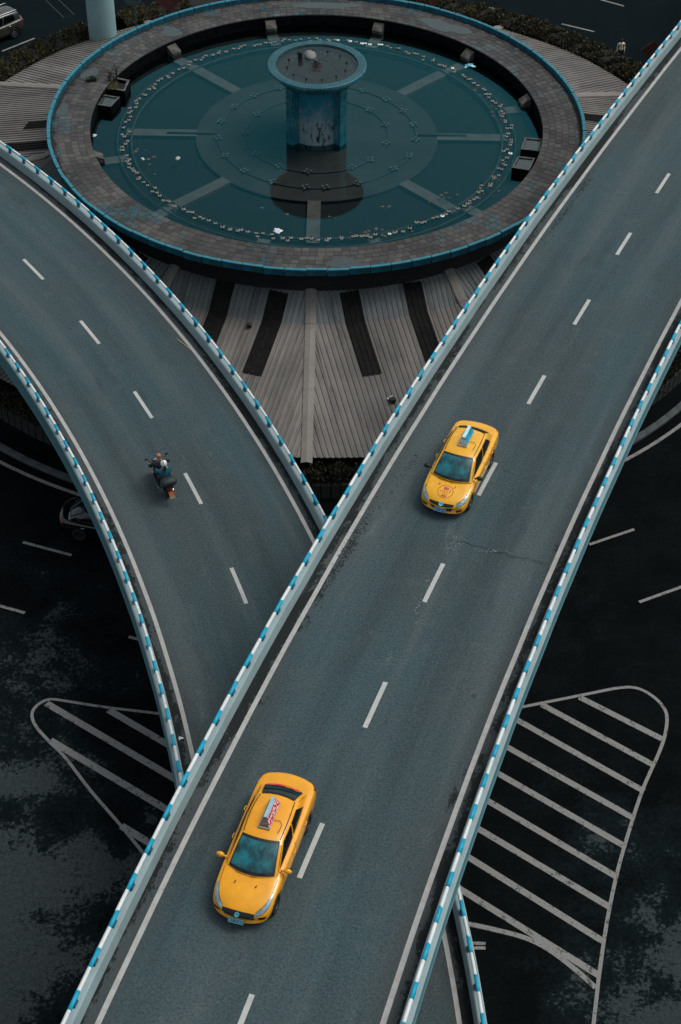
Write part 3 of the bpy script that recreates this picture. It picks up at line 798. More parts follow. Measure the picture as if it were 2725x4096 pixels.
# weeds in the first trough
W0 = tag(empty('weed_clump', (FC.x-11.75, FC.y+4.0, 5.9)), 'yellow dead weeds with dark upright stems growing from the left planter box', 'plant')
mb = MB()
for k in range(140):
    x, y = random.uniform(-.3, .35), random.uniform(-.75, -.1); h = random.uniform(.12, .32); dx, dy = random.gauss(0, .14), random.gauss(0, .14)
    mb.add([(x-.012, y, 0), (x+.012, y, 0), (x+dx, y+dy, h)], [[0, 1, 2]])
mb.build('grass_blades', simple('dry_grass', (.16, .115, .03), .8, var=.5, scale=6), W0)
mb = MB()
for k in range(7):
    x, y = random.uniform(-.2, .3), random.uniform(-.2, .7); h = random.uniform(.4, 1.1)
    mb.tube([(x, y, -.1), (x+random.gauss(0, .05), y, h*.5), (x+random.gauss(0, .08), y+random.gauss(0, .05), h)], [.035, .028, .012], 5)
    for q in range(6):
        z = random.uniform(.2, 1)*h; a = random.uniform(0, 2*PI)
        mb.tube([(x, y, z), (x+.22*math.cos(a), y+.22*math.sin(a), z+.1)], .012, 4)
mb.build('stem', simple('dead_stem', (.012, .010, .008), .9), W0)

# puddles lying on the walkway
def blob(name, r, a, sr, sa, z, mat, seed, label=None):
    rd = random.Random(seed); c = FC+Vector((r*math.cos(math.radians(a)), r*math.sin(math.radians(a)), z)); n = 40
    ph = [rd.uniform(0, 6.28) for _ in range(6)]; V = []
    er = Vector((math.cos(math.radians(a)), math.sin(math.radians(a)), 0)); et = Vector((-er.y, er.x, 0))
    for j in range(n):
        t = 2*PI*j/n; k = 1+.16*math.sin(2*t+ph[0])+.11*math.sin(3*t+ph[1])+.07*math.sin(5*t+ph[2])+.05*math.sin(8*t+ph[3])
        V.append(c+er*sr*k*math.cos(t)+et*sa*k*math.sin(t))
    return tag(mesh_obj(name, V, [list(range(n))], mat), kind='structure')
for i, (r, a, sr, sa) in enumerate(((13.25, 132, .55, .62), (13.9, 160.3, .40, .80), (13.35, 56.2, .62, 1.55), (13.75, -83.4, .52, .72), (13.7, 89, .5, 2.2), (14.1, 177.5, .25, .8))):
    blob('puddle', r, a, sr, sa, ZP+.012, PUDDLE, i+3)

# floating litter
def scrap(name, p, s, label, cat, mat, seed, group=None, tilt=.2):
    rd = random.Random(seed); mb = MB(); k = 9
    V = []; F = []
    for i in range(k):
        for j in range(k):
            x, y = (i/(k-1)-.5), (j/(k-1)-.5)
            d = 1+.3*math.sin(3.1*x+seed)+.2*math.sin(5*y+seed*2)
            V.append((x*s*d+rd.gauss(0, .03*s), y*s*.7*d+rd.gauss(0, .03*s), max(0, .22*s*(1-2*(x*x+y*y)*1.6)+rd.gauss(0, .05*s))))
    for i in range(k-1):
        for j in range(k-1): F.append([i*k+j, (i+1)*k+j, (i+1)*k+j+1, i*k+j+1])
    o = mesh_obj(name, V, F, mat); o.location = p; o.rotation_euler = (0, 0, seed*1.3)
    return tag(o, label, cat, group)
q = gp(638*S, 532*S, ZW); scrap('plastic_bag', q+Vector((0, 0, .02)), .40, 'crumpled white plastic bag floating by the front of the nozzle ring', 'plastic bag', BAGM, 2)
q = gp(1080*S, 152*S, ZW); scrap('plastic_bag', q+Vector((0, 0, .02)), .55, 'pale blue plastic bag floating at the far right of the pool', 'plastic bag', simple('blue_plastic', (.25, .62, .72), .4, var=.4, scale=8), 5)
q = Z1(660, 735, ZW); scrap('plastic_scrap', q+Vector((0, 0, .02)), .25, 'small white scrap floating near the left nozzles', 'litter', BAGM, 4)
q = Z1(818, 732, ZW); scrap('paper_scrap', q+Vector((0, 0, .02)), .3, 'pale flat paper scrap floating between the left nozzles and platform', 'litter', simple('wet_paper', (.4, .38, .34), .7), 1)
q = Z1(437, 627, ZW); scrap('paper_scrap', q+Vector((0, 0, .02)), .25, 'small white paper scrap floating beside the left pool wall', 'litter', BAGM, 6)
# scum patches along the nozzles
SC = simple('floating_scum', (.085, .07, .06), .8, var=.5, scale=6)
mb = MB()
for (r0_, a0, a1, cnt) in ((10.7, -45, -12, 26), (10.5, -80, -62, 18), (10.4, 8, 30, 20), (9.3, -50, -38, 9), (9.8, 190, 215, 8), (8.5, -110, -60, 7)):
    for k in range(cnt):
        a = math.radians(random.uniform(a0, a1)); r = r0_+random.gauss(0, .28); s_ = random.uniform(.03, .13)
        n_ = 7; c = (FC.x+r*math.cos(a), FC.y+r*math.sin(a), ZW+.012)
        mb.add([(c[0]+s_*random.uniform(.5, 1.3)*math.cos(2*PI*j/n_), c[1]+s_*random.uniform(.5, 1.3)*math.sin(2*PI*j/n_), c[2]) for j in range(n_)], [list(range(n_))])
tag(mb.build('floating_scum', SC), kind='stuff')
# ---------------------------------------------------------------- hedges, planter wall, kerb
def hedge(name, label, r0_, r1_, ztop, a0, a1, n, mat, dens_a=None):
    T = tag(empty(name, (FC.x, FC.y, 0)), label, 'hedge')
    mb = MB(); N_ = 90; prof = [(r0_, .0), (r0_+.05, ztop-.35), (r0_+.3, ztop-.14), ((r0_+r1_)/2, ztop-.1), (r1_-.3, ztop-.16), (r1_-.05, ztop-.4), (r1_, 0)]
    mb.lathe(prof, n=N_, a0=math.radians(a0), a1=math.radians(a1)); mb.build('core', CORE, T)
    if dens_a is None: dens_a = [(a0, a1)]
    tot = sum(b-a for a, b in dens_a); ang = []
    for a, b in dens_a: ang.append(rng.uniform(a, b, int(n*(b-a)/tot)))
    ang = np.radians(np.concatenate(ang)); m = len(ang)
    q = rng.uniform(0, 1, m); r = r0_+(r1_-r0_)*q
    side = rng.uniform(0, 1, m) < .3
    lump = .10*np.sin(ang*61+np.sin(ang*23)*2)+.10*np.sin(ang*137+r*3)+.06*np.sin(ang*311+r*7)
    z = ztop-.12-.42*np.abs(2*q-1)**4+lump+rng.normal(0, .07, m)
    r = np.where(side, np.where(rng.uniform(0, 1, m) < .5, r0_-.02, r1_+.02)+rng.normal(0, .05, m), r)
    z = np.where(side, rng.uniform(.25, ztop-.2, m)+lump*.3, z)
    c = np.stack([r*np.cos(ang), r*np.sin(ang), z], 1)
    d = rng.normal(0, 1, (m, 3)); d[:, 2] = np.abs(d[:, 2])*1.1+.3; d /= np.linalg.norm(d, axis=1)[:, None]
    e = np.cross(d, rng.normal(0, 1, (m, 3))); e /= np.linalg.norm(e, axis=1)[:, None]
    L = rng.uniform(.09, .2, m)[:, None]; W_ = L*.26
    V = np.stack([c, c+d*L*.55+e*W_, c+d*L, c+d*L*.55-e*W_], 1).reshape(-1, 3)
    me = bpy.data.meshes.new('leaves'); me.vertices.add(4*m); me.vertices.foreach_set('co', V.ravel())
    me.loops.add(4*m); me.loops.foreach_set('vertex_index', np.arange(4*m)); me.polygons.add(m); me.polygons.foreach_set('loop_start', np.arange(0, 4*m, 4))
    me.materials.append(mat); me.update(calc_edges=True)
    tag(link(bpy.data.objects.new('leaves', me), T), kind='stuff'); return T
hedge('hedge', 'long clipped olive brown hedge behind the fountain, right of the round pier', 23.3, 25.0, 2.0, 8, 123.6, 44000, LEAF, [(24, 76), (112, 123.6)])
hedge('hedge', 'clipped olive brown hedge left of the round pier, beside the suv lane', 23.3, 25.0, 1.9, 128.8, 172, 20000, LEAF, [(128.8, 156)])
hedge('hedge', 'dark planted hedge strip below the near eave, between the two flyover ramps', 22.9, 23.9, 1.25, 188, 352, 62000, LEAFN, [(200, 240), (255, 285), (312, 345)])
PW = tag(empty('planter_wall', (FC.x, FC.y, 0)), 'low concrete planter wall with upright panels holding the near hedge', 'planter wall')
pm = None; n = 150
for i in range(n):
    a = math.radians(188+164*i/n)
    if pm is None:
        h = math.radians(164/n)/2*.86; V = []
        for r, z in ((24.05, 0), (24.05, .82), (23.85, .84), (23.85, .4)):
            for s_ in (-1, 1): V.append((r*math.cos(s_*h), r*math.sin(s_*h), z))
        pm = mesh_obj('panel', V, [[1, 0, 2, 3], [3, 2, 4, 5], [5, 4, 6, 7], [0, 6, 4, 2], [1, 3, 5, 7]], PLANTW, PW); o = pm
    else: o = dup(pm, PW)
    o.rotation_euler = (0, 0, a); o.location = (0, 0, random.uniform(-.015, .015))
MB().lathe([(24.0, 0), (24.0, .80), (23.87, .80)], n=90, a0=math.radians(188), a1=math.radians(352)).build('backing', SOIL, PW)
KB = tag(empty('kerb', (-1.85, 79.0, 0)), kind='structure')
km = None; n = 86
for i in range(n):
    a = math.radians(185+170*i/n)
    if km is None:
        h = math.radians(170/n)/2*.985; V = []
        for r, z in ((24.98, 0), (24.98, .12), (24.94, .16), (24.66, .16), (24.66, 0)):
            for s_ in (-1, 1): V.append((r*math.cos(s_*h), r*math.sin(s_*h), z))
        km = mesh_obj('kerb_stone', V, [[2*j+1, 2*j, 2*j+2, 2*j+3] for j in range(4)]+[[0, 8, 6, 4, 2], [1, 3, 5, 7, 9]], KERB, KB); o = km
    else: o = dup(km, KB)
    o.rotation_euler = (0, 0, a); o.location = (0, 0, random.uniform(-.012, .008))

# ---------------------------------------------------------------- pier, signs
T = tag(empty('bridge_pier', gp(413, 146, 1.6)-Vector((0, 0, 1.6))), 'thick pale blue round concrete pier standing at the hedge in the top left', 'pier')
MB().lathe([(.93, 0), (.90, .5), (.885, 9)], n=40).build('shaft', PIER, T, True)
MB().lathe([(.885, 9), (1.5, 9.8), (1.5, 10.4), (0, 10.4)], n=40).build('pier_head', PIER, T, True)
q = gp(548, 104, 2.1)-Vector((0, 0, 2.1))
T = tag(empty('round_sign', q), 'round grey road sign on a thin dark post, beyond the blue fountain rim', 'sign')
MB().tube([(0, 0, 0), (-.10, 0, 4.9)], .05, 8).build('post', STEELB, T)
o = MB().tube([(0, 0, -.012), (0, 0, .012)], .62, 28).build('disc', SIGNG, T); o.location = (-.10, -.07, 4.15); o.rotation_euler = (PI/2-.1, 0, .1)
o = MB().box((0, 0, 0), (.75, .03, .05)).build('bracket', STEELB, T); o.location = (-.10, -.10, 3.95)
def board(px, py, zc, half, rot, label, yaw=0.1, zb=0.0):
    T = tag(empty('diamond_sign', gp(px, py, zb)-Vector((0, 0, zb))), label, 'sign', 'faded red sign boards along the hedge')
    mb = MB(); R = Matrix.Rotation(yaw, 4, 'Z') @ Matrix.Rotation(rot, 4, 'Y'); h = half
    def sq(h, y): return [R @ Vector((a*h, y, b*h)) + Vector((0, 0, zc)) for a, b in ((-1, -1), (1, -1), (1, 1), (-1, 1))]
    mb.add(sq(h, 0)+sq(h, -.05)+sq(h*.84, -.05)+sq(h*.82, -.025), [[0, 1, 2, 3]]+[[j, 4+j, 4+(j+1) % 4, (j+1) % 4] for j in range(4)]+[[4+j, 8+j, 8+(j+1) % 4, 4+(j+1) % 4] for j in range(4)]+[[8+j, 12+j, 12+(j+1) % 4, 8+(j+1) % 4] for j in range(4)]+[[15, 14, 13, 12]])
    mb.build('board', SIGNR, T)
    MB().tube([(0, .05, 0), (0, .05, zc)], .035, 8).build('post', STEELB, T)
    o = MB().box((0, .06, zc-.1), (.5, .04, .04)).build('bracket', CHROME, T)
board(677, 50, 2.3+.93, .66, PI/4, 'dark red diamond board pointing down over the left rim of the fountain', .1, 2.3)
board(1732, 24, 2.3+.93, .66, PI/4, 'dark red diamond board tip, at the top edge right of the pedestal', .1, 2.3)
board(2592, 290, 1.55, .50, -.65, 'tilted dark red square board behind the upper flyover rail, by the hedge end')

# ---------------------------------------------------------------- cars
YEL = None
def car_paint(name, col, rough=.28, coat=.6):
    t = NT(name); c = t.coord(); n = t.noise(c, 1.2, 4)
    return t.bsdf(t.mix(t.ramp(t.noise(c, 2.6, 6, .65), .35, .75), tuple(v*.86 for v in col), col), rough, 0, .45, coat=coat)
def mat_windscreen():
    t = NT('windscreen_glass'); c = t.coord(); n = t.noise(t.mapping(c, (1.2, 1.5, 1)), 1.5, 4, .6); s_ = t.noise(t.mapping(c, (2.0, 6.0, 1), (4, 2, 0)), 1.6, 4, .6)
    k = t.mix(t.ramp(n, .34, .68), (.002, .028, .036), (.008, .17, .21))  # sky reflection and cabin shapes painted into the glass colour, pale streaks next
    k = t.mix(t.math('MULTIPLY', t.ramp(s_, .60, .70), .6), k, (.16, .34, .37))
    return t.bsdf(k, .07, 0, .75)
GL_W = mat_windscreen()
GL_S = mat_glass('side_glass', (.004, .006, .008), .08, .35)
GL_R = mat_glass('rear_glass', (.006, .035, .045), .07, .6)
HEADL = mat_glass('headlamp_lens', (.42, .60, .66), .12, .9)
TAILR = simple('tail_lamp_red', (.20, .012, .012), .25)
SEAM = simple('panel_gap', (.02, .012, .004), .9)
DITCH = simple('roof_ditch', (.035, .018, .004), .8)
RIM = simple('alloy_rim', (.22, .24, .25), .4, .6)
RIMD = simple('dark_rim', (.045, .05, .052), .4, .5)
PLB = simple('plate_blue', (.002, .13, .25), .5)
PLW = simple('plate_white', (.35, .60, .65), .5)
RED = simple('print_red', (.50, .02, .03), .6)
ORG = simple('print_orange', (.70, .24, .01), .6)
def bez(a, b, n): return [a+(b-a)*i/(n-1) for i in range(n)]

def evaluated(o):
    dg = bpy.context.evaluated_depsgraph_get(); dg.update()
    me = bpy.data.meshes.new_from_object(o.evaluated_get(dg)); return me

def text_mesh(s, size, mat, name='lettering'):
    cu = bpy.data.curves.new(name, 'FONT'); cu.body = s; cu.size = size; cu.align_x = 'CENTER'; cu.align_y = 'CENTER'
    cu.extrude = .001; cu.resolution_u = 2
    o = bpy.data.objects.new(name, cu); COL.objects.link(o); me = evaluated(o); bpy.data.objects.remove(o)
    me.materials.clear(); me.materials.append(mat); return me

def make_car(name, label, cat, P, group=None):
    T = tag(empty(name), label, cat, group)
    L, W, H = P['L'], P['W'], P['H']; hw = W/2; paint = P['paint']; suv = P.get('suv', False)
    up = P.get('lift', 0.0); kz = P.get('kz', 1.0)
    # ---- lower body
    st = P.get('stations') or [
        (.500, .80, .27, .45, .48), (.489, .88, .22, .53, .575), (.468, .935, .20, .625, .68), (.43, .965, .20, .71, .765), (.38, .985, .20, .775, .83), (.32, .995, .19, .82, .885), (.24, 1.0, .19, .88, .955), (.17, 1.0, .19, .905, .985),
        (.0, 1.0, .19, .925, .99), (-.18, 1.0, .19, .945, 1.0), (-.30, .995, .19, .965, 1.02), (-.39, .98, .20, .985, 1.055), (-.45, .955, .23, .975, 1.05), (-.482, .94, .28, .93, 1.01), (-.50, .88, .40, .84, .93)]
    V = []; F = []; ring = []
    for i, (fx, fw, zb, zs, zt) in enumerate(st):
        x = fx*L; w = hw*fw; zs, zt = zs*kz+up, zt*kz+up; zb = zb+up*.5; zm = .56*kz+up*.8
        half = [(0, zb), (w*.78, zb), (w*.955, zb+.07), (w*.985, zb+.2), (w*1.0, min(zm, zs-.08)), (w*.985, zs-.03), (w*.93, zs), (w*.80, zs*.35+zt*.65), (w*.42, zt-.008), (0, zt)]
        pr = [(y, z) for y, z in half]+[(-y, z) for y, z in half[-2:0:-1]]
        for y, z in pr:
            bow = 0
            if fx > .3: bow = -(abs(y)/hw)**2.4*P.get('bowf', .30)*((fx-.3)/.2)
            if fx < -.38: bow = (abs(y)/hw)**2.6*P.get('bowr', .20)*((-fx-.38)/.12)
            V.append((x+bow, y, z))
        ring.append(len(pr))
    k = ring[0]
    for i in range(len(st)-1):
        for j in range(k): F.append([i*k+j, i*k+(j+1) % k, (i+1)*k+(j+1) % k, (i+1)*k+j])
    h_ = k//2
    for base, fl in ((0, False), ((len(st)-1)*k, True)):
        for j in range(h_):                       # close the ends with quads across
            a, b_, c, d = j, j+1, (k-j-1) % k, (k-j) % k
            if len({a, b_, c, d}) < 3: continue
            q = [a, b_, c, d] if len({a, b_, c, d}) == 4 else list(dict.fromkeys([a, b_, c, d]))
            q = [base+t for t in q]; F.append(q[::-1] if not fl else q)
    body = mesh_obj('body', V, F, paint, T, True)
    bm = bmesh.new(); bm.from_mesh(body.data); bmesh.ops.recalc_face_normals(bm, faces=bm.faces); bm.to_mesh(body.data); bm.free()
    md = body.modifiers.new('s', 'SUBSURF'); md.levels = 2; md.render_levels = 2
    wr = P.get('wr', .315); xf, xr_ = P['xf'], P['xr']
    cut = MB()
    for x in (xf, xr_):
        for s_ in (-1, 1): cut.tube([(x, s_*(hw+.2), wr), (x, s_*(hw-.26), wr)], wr+.055, 28)
    co = cut.build('cutter', BLACK); bm = bmesh.new(); bm.from_mesh(co.data); bmesh.ops.recalc_face_normals(bm, faces=bm.faces); bm.to_mesh(co.data); bm.free()
    mb_ = body.modifiers.new('b', 'BOOLEAN'); mb_.object = co; mb_.operation = 'DIFFERENCE'; mb_.solver = 'EXACT'
    me = evaluated(body); body.modifiers.clear(); old = body.data; body.data = me; bpy.data.meshes.remove(old)
    bpy.data.objects.remove(co)
    me.polygons.foreach_set('use_smooth', [True]*len(me.polygons))
    # ---- greenhouse
    bb = P['gh']     # xb0, xr0, xr1, xb1 (windscreen base, roof front, roof rear, rear glass base), zb, wb, wr
    xb0, xr0, xr1, xb1, zb_, wb, wrf = bb
    zr_ = H
    def FRONT(u, t):
        a = Vector((xb0-.22*u*u, u*wb*.96, zb_-.035*u*u)); b = Vector((xr0-.10*u*u, u*wrf, zr_-.055*abs(u)**2.2-.02)); p = a.lerp(b, t); p.z += .05*math.sin(PI*t); p.x += .02*math.sin(PI*t); return p
    def REAR(u, t):
        a = Vector((xb1+.16*u*u, u*wb*.90, zb_+.05)); b = Vector((xr1+.08*u*u, u*wrf*.96, zr_-.055*abs(u)**2.2-.045)); p = a.lerp(b, t); p.z += .05*math.sin(PI*t); return p
    def SIDE(v, t, s_):
        f0, f1 = FRONT(s_, t), REAR(s_, t); p = f0.lerp(f1, v)
        p.y += s_*(.035*math.sin(PI*v)+.02*math.sin(PI*t)); p.z += (.055*math.sin(PI*v))*t; return p
    def ROOF(v, u):
        f0, f1 = FRONT(u, 1), REAR(u, 1); p = f0.lerp(f1, v); p.y += u*.035*math.sin(PI*v); p.z += .055*math.sin(PI*v); return p
    def grid(fn, us, vs, mat, name, parent, off=0.0, flip=False, smooth=True):
        V = []; F = []
        for u in us:
            for v in vs:
                p = fn(u, v)
                if off:
                    d = .01; n = (fn(u+d, v)-fn(u-d, v)).cross(fn(u, v+d)-fn(u, v-d)).normalized()
                    ctr = Vector((.0, 0, zb_-.1))
                    if n.dot(p-ctr) < 0: n = -n
                    p = p+n*off
                V.append(p)
        m = len(vs)
        for i in range(len(us)-1):
            for j in range(m-1): F.append([i*m+j, i*m+j+1, (i+1)*m+j+1, (i+1)*m+j])
        return mesh_obj(name, V, F, mat, parent, smooth) if name else (V, F)
    allv = []; allf = []
    for fn, us, vs in ((FRONT, bez(-1, 1, 7), bez(0, 1, 4)), (REAR, bez(-1, 1, 7), bez(0, 1, 4)), (lambda v, t: SIDE(v, t, 1), bez(0, 1, 9), bez(0, 1, 4)),
                       (lambda v, t: SIDE(v, t, -1), bez(0, 1, 9), bez(0, 1, 4)), (ROOF, bez(0, 1, 9), bez(-1, 1, 7))):
        v_, f_ = grid(fn, us, vs, None, None, None); n = len(allv); allv += v_; allf += [[q+n for q in f] for f in f_]
    bm = bmesh.new()
    bv = [bm.verts.new(v) for v in allv]
    for f in allf:
        try: bm.faces.new([bv[i] for i in f])
        except ValueError: pass
    bmesh.ops.remove_doubles(bm, verts=bm.verts, dist=.004); bmesh.ops.recalc_face_normals(bm, faces=bm.faces)
    me = bpy.data.meshes.new('cabin'); bm.to_mesh(me); bm.free(); me.materials.append(paint); me.polygons.foreach_set('use_smooth', [True]*len(me.polygons))
    cab = link(bpy.data.objects.new('cabin', me), T); md = cab.modifiers.new('s', 'SUBSURF'); md.levels = 1; md.render_levels = 1
    me2 = evaluated(cab); cab.modifiers.clear(); cab.data = me2; me2.polygons.foreach_set('use_smooth', [True]*len(me2.polygons))
    tr = P.get('trim', BLACK)
    def pane(fn, u0, u1, v0, v1, mat, name, border=.03, trim=BLACK, off=.012, nu=14, nv=8):
        g = grid(fn, bez(u0, u1, nu), bez(v0, v1, nv), trim, name.replace('window', 'window')+'_frame' if False else 'window_frame', T, off)
        grid(fn, bez(u0+border*(1 if u1 > u0 else -1), u1-border*(1 if u1 > u0 else -1), nu), bez(v0+border*P.get('bv', 1.6), v1-border*P.get('bv', 1.6), nv), mat, name, g, off+.005)
    pane(FRONT, -.90, .90, .03, .93, GL_W, 'windscreen', .05)
    pane(REAR, -.84, .84, .14, .93, GL_R, 'rear_window', .05)
    bp_ = P.get('bpil', .47)
    for s_ in (-1, 1):
        fn = lambda v, t, s_=s_: SIDE(v, t, s_)
        # leaning outlines: the panes narrow towards the roof like the real door openings
        def sw(a0, a1, b0, b1):
            return lambda q, t, s_=s_: SIDE((a0+(b0-a0)*t)+((a1+(b1-a1)*t)-(a0+(b0-a0)*t))*q, t, s_)
        pane(sw(.055, bp_-.02, .075, bp_-.025), 0, 1, .10, .86, GL_S, 'side_window', .02, tr, .010, 10, 6)
        pane(sw(bp_+.025, .86, bp_+.02, .80), 0, 1, .10, .86, GL_S, 'side_window', .02, tr, .010, 10, 6)
        if P.get('ditch', True):
            V = []
            for v in bez(-.02, 1.02, 16):
                for u in (.885, .925): V.append(ROOF(v, s_*u)+Vector((0, 0, .012)))
            mesh_obj('roof_ditch', V, [[2*i, 2*i+1, 2*i+3, 2*i+2] for i in range(15)], DITCH, cab)
    # ---- decals laid on the body skin
    bvh = BVHTree.FromPolygons([v.co for v in body.data.vertices], [list(p.vertices) for p in body.data.polygons])
    def lay(A, B, m, d, off, mat, nm, parent=T):
        """surface between polylines A and B projected along d on to the body"""
        d = Vector(d).normalized(); V = []; n = len(A)
        for i in range(n):
            for j in range(m+1):
                p = Vector(A[i]).lerp(Vector(B[i]), j/m)
                loc, nn, _, _ = bvh.ray_cast(p-d*3, d)
                if loc is None:
                    loc, nn, _, _ = bvh.find_nearest(p)
                if nn.dot(d) > 0: nn = -nn
                V.append(loc+nn*off)
        F = [[i*(m+1)+j, i*(m+1)+j+1, (i+1)*(m+1)+j+1, (i+1)*(m+1)+j] for i in range(n-1) for j in range(m)]
        return mesh_obj(nm, V, F, mat, parent, True)
    def poly(pts, n=6):
        out = []
        for a, b in zip(pts, pts[1:]): out += [Vector(a).lerp(Vector(b), i/n) for i in range(n)]
        return out+[Vector(pts[-1])]
    def line(pts, w, d, mat, nm, off=.008, ax=(0, 0, 1), parent=T):
        A = poly(pts); ax = Vector(ax).normalized()*w/2
        return lay([p-ax for p in A], [p+ax for p in A], 1, d, off, mat, nm, parent)
    P['T'] = T; P['body'] = body; P['lay'] = lay; P['line'] = line; P['poly'] = poly; P['roof'] = ROOF; P['side'] = SIDE; P['front'] = FRONT; P['rear'] = REAR; P['bvh'] = bvh
    f = L/2
    for s_ in (-1, 1):
        # head lamps
        hl = P['hl']   # list of (x back from nose, y, z) outer/upper line and lower line
        A = poly([(f-a, s_*y, z) for a, y, z in hl[0]], 4); B = poly([(f-a, s_*y, z) for a, y, z in hl[1]], 4)
        fr = lay([p for p in A], [p for p in B], 5, (-.55, -.25*s_, -.8), .004, BLACK, 'headlight')
        A2 = [a.lerp(b, .10) for a, b in zip(A, B)]; B2 = [a.lerp(b, .88) for a, b in zip(A, B)]
        lay(A2, B2, 4, (-.55, -.25*s_, -.8), .010, HEADL, 'lens', fr)
        c0 = A[len(A)//2].lerp(B[len(B)//2], .5)
        lay([c0+Vector((dx, 0, 0)) for dx in (-.05, 0, .05)], [c0+Vector((dx, s_*-.07, -.02)) for dx in (-.05, 0, .05)], 2, (-.55, -.25*s_, -.8), .014, CHROME, 'reflector', fr)
        # tail lamps
        tl = P['tl']
        lay(poly([(-f+a, s_*y, z) for a, y, z in tl[0]], 4), poly([(-f+a, s_*y, z) for a, y, z in tl[1]], 4), 4, (.6, -.8*s_, -.1), .006, TAILR, 'tail_light')
        # door shuts, sill, handles
        zs = P['belt']
        for xd in P['doors']:
            line([(xd, s_*hw, .30+up), (xd-.01, s_*hw, zs-.12), (xd-.04, s_*hw*.97, zs)], .012, (0, -s_, -.12), SEAM, 'door_gap', ax=(1, 0, 0))
        line([(P['doors'][0], s_*hw, .30+up), (P['doors'][-1]+.3, s_*hw, .30+up)], .014, (0, -s_, 0), SEAM, 'door_gap')
        line([(f-.55, s_*hw*.83, .8), (f-.85, s_*hw*.86, .9), (xb0-.16, s_*hw*.88, .97)], .012, (0, -.25*s_, -1), SEAM, 'bonnet_gap', ax=(0, 1, 0))
        for xd in P['handles']:
            mb = MB().tube([(xd-.09, s_*(hw-.01), zs-.10), (xd-.06, s_*(hw+.03), zs-.095), (xd+.06, s_*(hw+.03), zs-.095), (xd+.09, s_*(hw-.01), zs-.10)], .016, 6)
            mb.build('door_handle', P.get('handle_mat', paint), T, True)
        # mirror
        mb = MB(); x0 = xb0-.42
        mb.tube([(x0, s_*(wb+.01), zb_+.03), (x0+.02, s_*(hw+.06), zb_+.07)], .03, 8)
        mb.ball((x0+.02, s_*(hw+.09), zb_+.10), 1, 14, 0, (.075, .125, .085))
        mb.add([(x0-.052, s_*(hw+.03), zb_+.05), (x0-.052, s_*(hw+.18), zb_+.05), (x0-.052, s_*(hw+.18), zb_+.15), (x0-.052, s_*(hw+.03), zb_+.15)], [[0, 1, 2, 3]], 1)
        mb.build('mirror', [P['mirror'], GL_S], T, True)
    # grille, lower intake, fog recesses
    g = P['grille']
    A = poly([(f, y, z) for y, z in g[0]], 3); B = poly([(f, y, z) for y, z in g[1]], 3)
    gr = lay(A, B, 4, (-1, 0, -.25), .006, BLACK, 'grille')
    if P.get('grille_bar'):
        line([(f, y, z) for y, z in P['grille_bar']], .03, (-1, 0, -.25), P.get('bar_mat', BLACK), 'grille_bar', .012, parent=gr)
    for it in P.get('intakes', []):
        lay(poly([(f, y, z) for y, z in it[0]], 3), poly([(f, y, z) for y, z in it[1]], 3), 3, (-1, 0, 0), .006, BLACK, 'air_intake')
    # wipers and washers
    for u in (-.55, .1):
        pts = [FRONT(u+.5*i/5, .05+.05*i/5)+Vector((.03, 0, .02)) for i in range(6)]
        MB().tube(pts, .012, 5).build('wiper', BLACK, T)
    # wheels
    for x in (xf, xr_):
        for s_ in (-1, 1):
            wh = mesh_obj('wheel', [(0, 0, 0)], [], None, T)
            bpy.data.meshes.remove(wh.data) if False else None
            ty = MB().lathe([(wr*.62, -.10), (wr*.93, -.10), (wr, -.06), (wr, .06), (wr*.93, .10), (wr*.66, .10), (wr*.62, .06)], n=32)
            ro = ty.build('tyre', RUBBER, wh, True)
            rm = MB().lathe([(wr*.66, .088), (wr*.60, .095), (wr*.56, .05), (wr*.5, .0), (0, .0)], n=32, m=0)
            ns = P.get('spokes', 8)
            for q in range(ns):
                a = 2*PI*q/ns; c, s2 = math.cos(a), math.sin(a)
                rm.box((c*wr*.34, s2*wr*.34, .055), (wr*.56, wr*P.get('spw', .16), .04), a, 1)
            rm.lathe([(wr*.14, .03), (wr*.13, .09), (0, .095)], n=14, m=1)
            o = rm.build('rim', [BLACK, P.get('rim', RIM)], wh, False)
            wh.location = (x, s_*(hw-.115), wr)
            wh.rotation_euler = (-s_*PI/2, 0, 0)
    # underside shadow plate keeps daylight from passing below the engine bay
    MB().box((0, 0, .21+up*.6), (L*.80, W*.72, .05)).build('underbody', BLACK, T)
    return T

def emblem(T, p, rot, s, mat):
    """small bright slanted S badge"""
    pts = [(.0, .5), (-.5, .12), (-.18, -.02), (.42, .28), (.0, .5)]; 
    V = []; F = []
    for sg in (1, -1):
        n = len(V)
        V += [(x*sg*s, 0, z*sg*s) for x, z in ((-.5, .10), (0, .5), (.5, .16), (.28, .0), (0, .22), (-.06, .18), (.30, -.12))]
        F += [[n, n+1, n+5], [n+1, n+2, n+3, n+4], [n+1, n+4, n+5], [n, n+5, n+6]]
    o = mesh_obj('badge', V, F, mat, T); o.location = p; o.rotation_euler = rot; return o

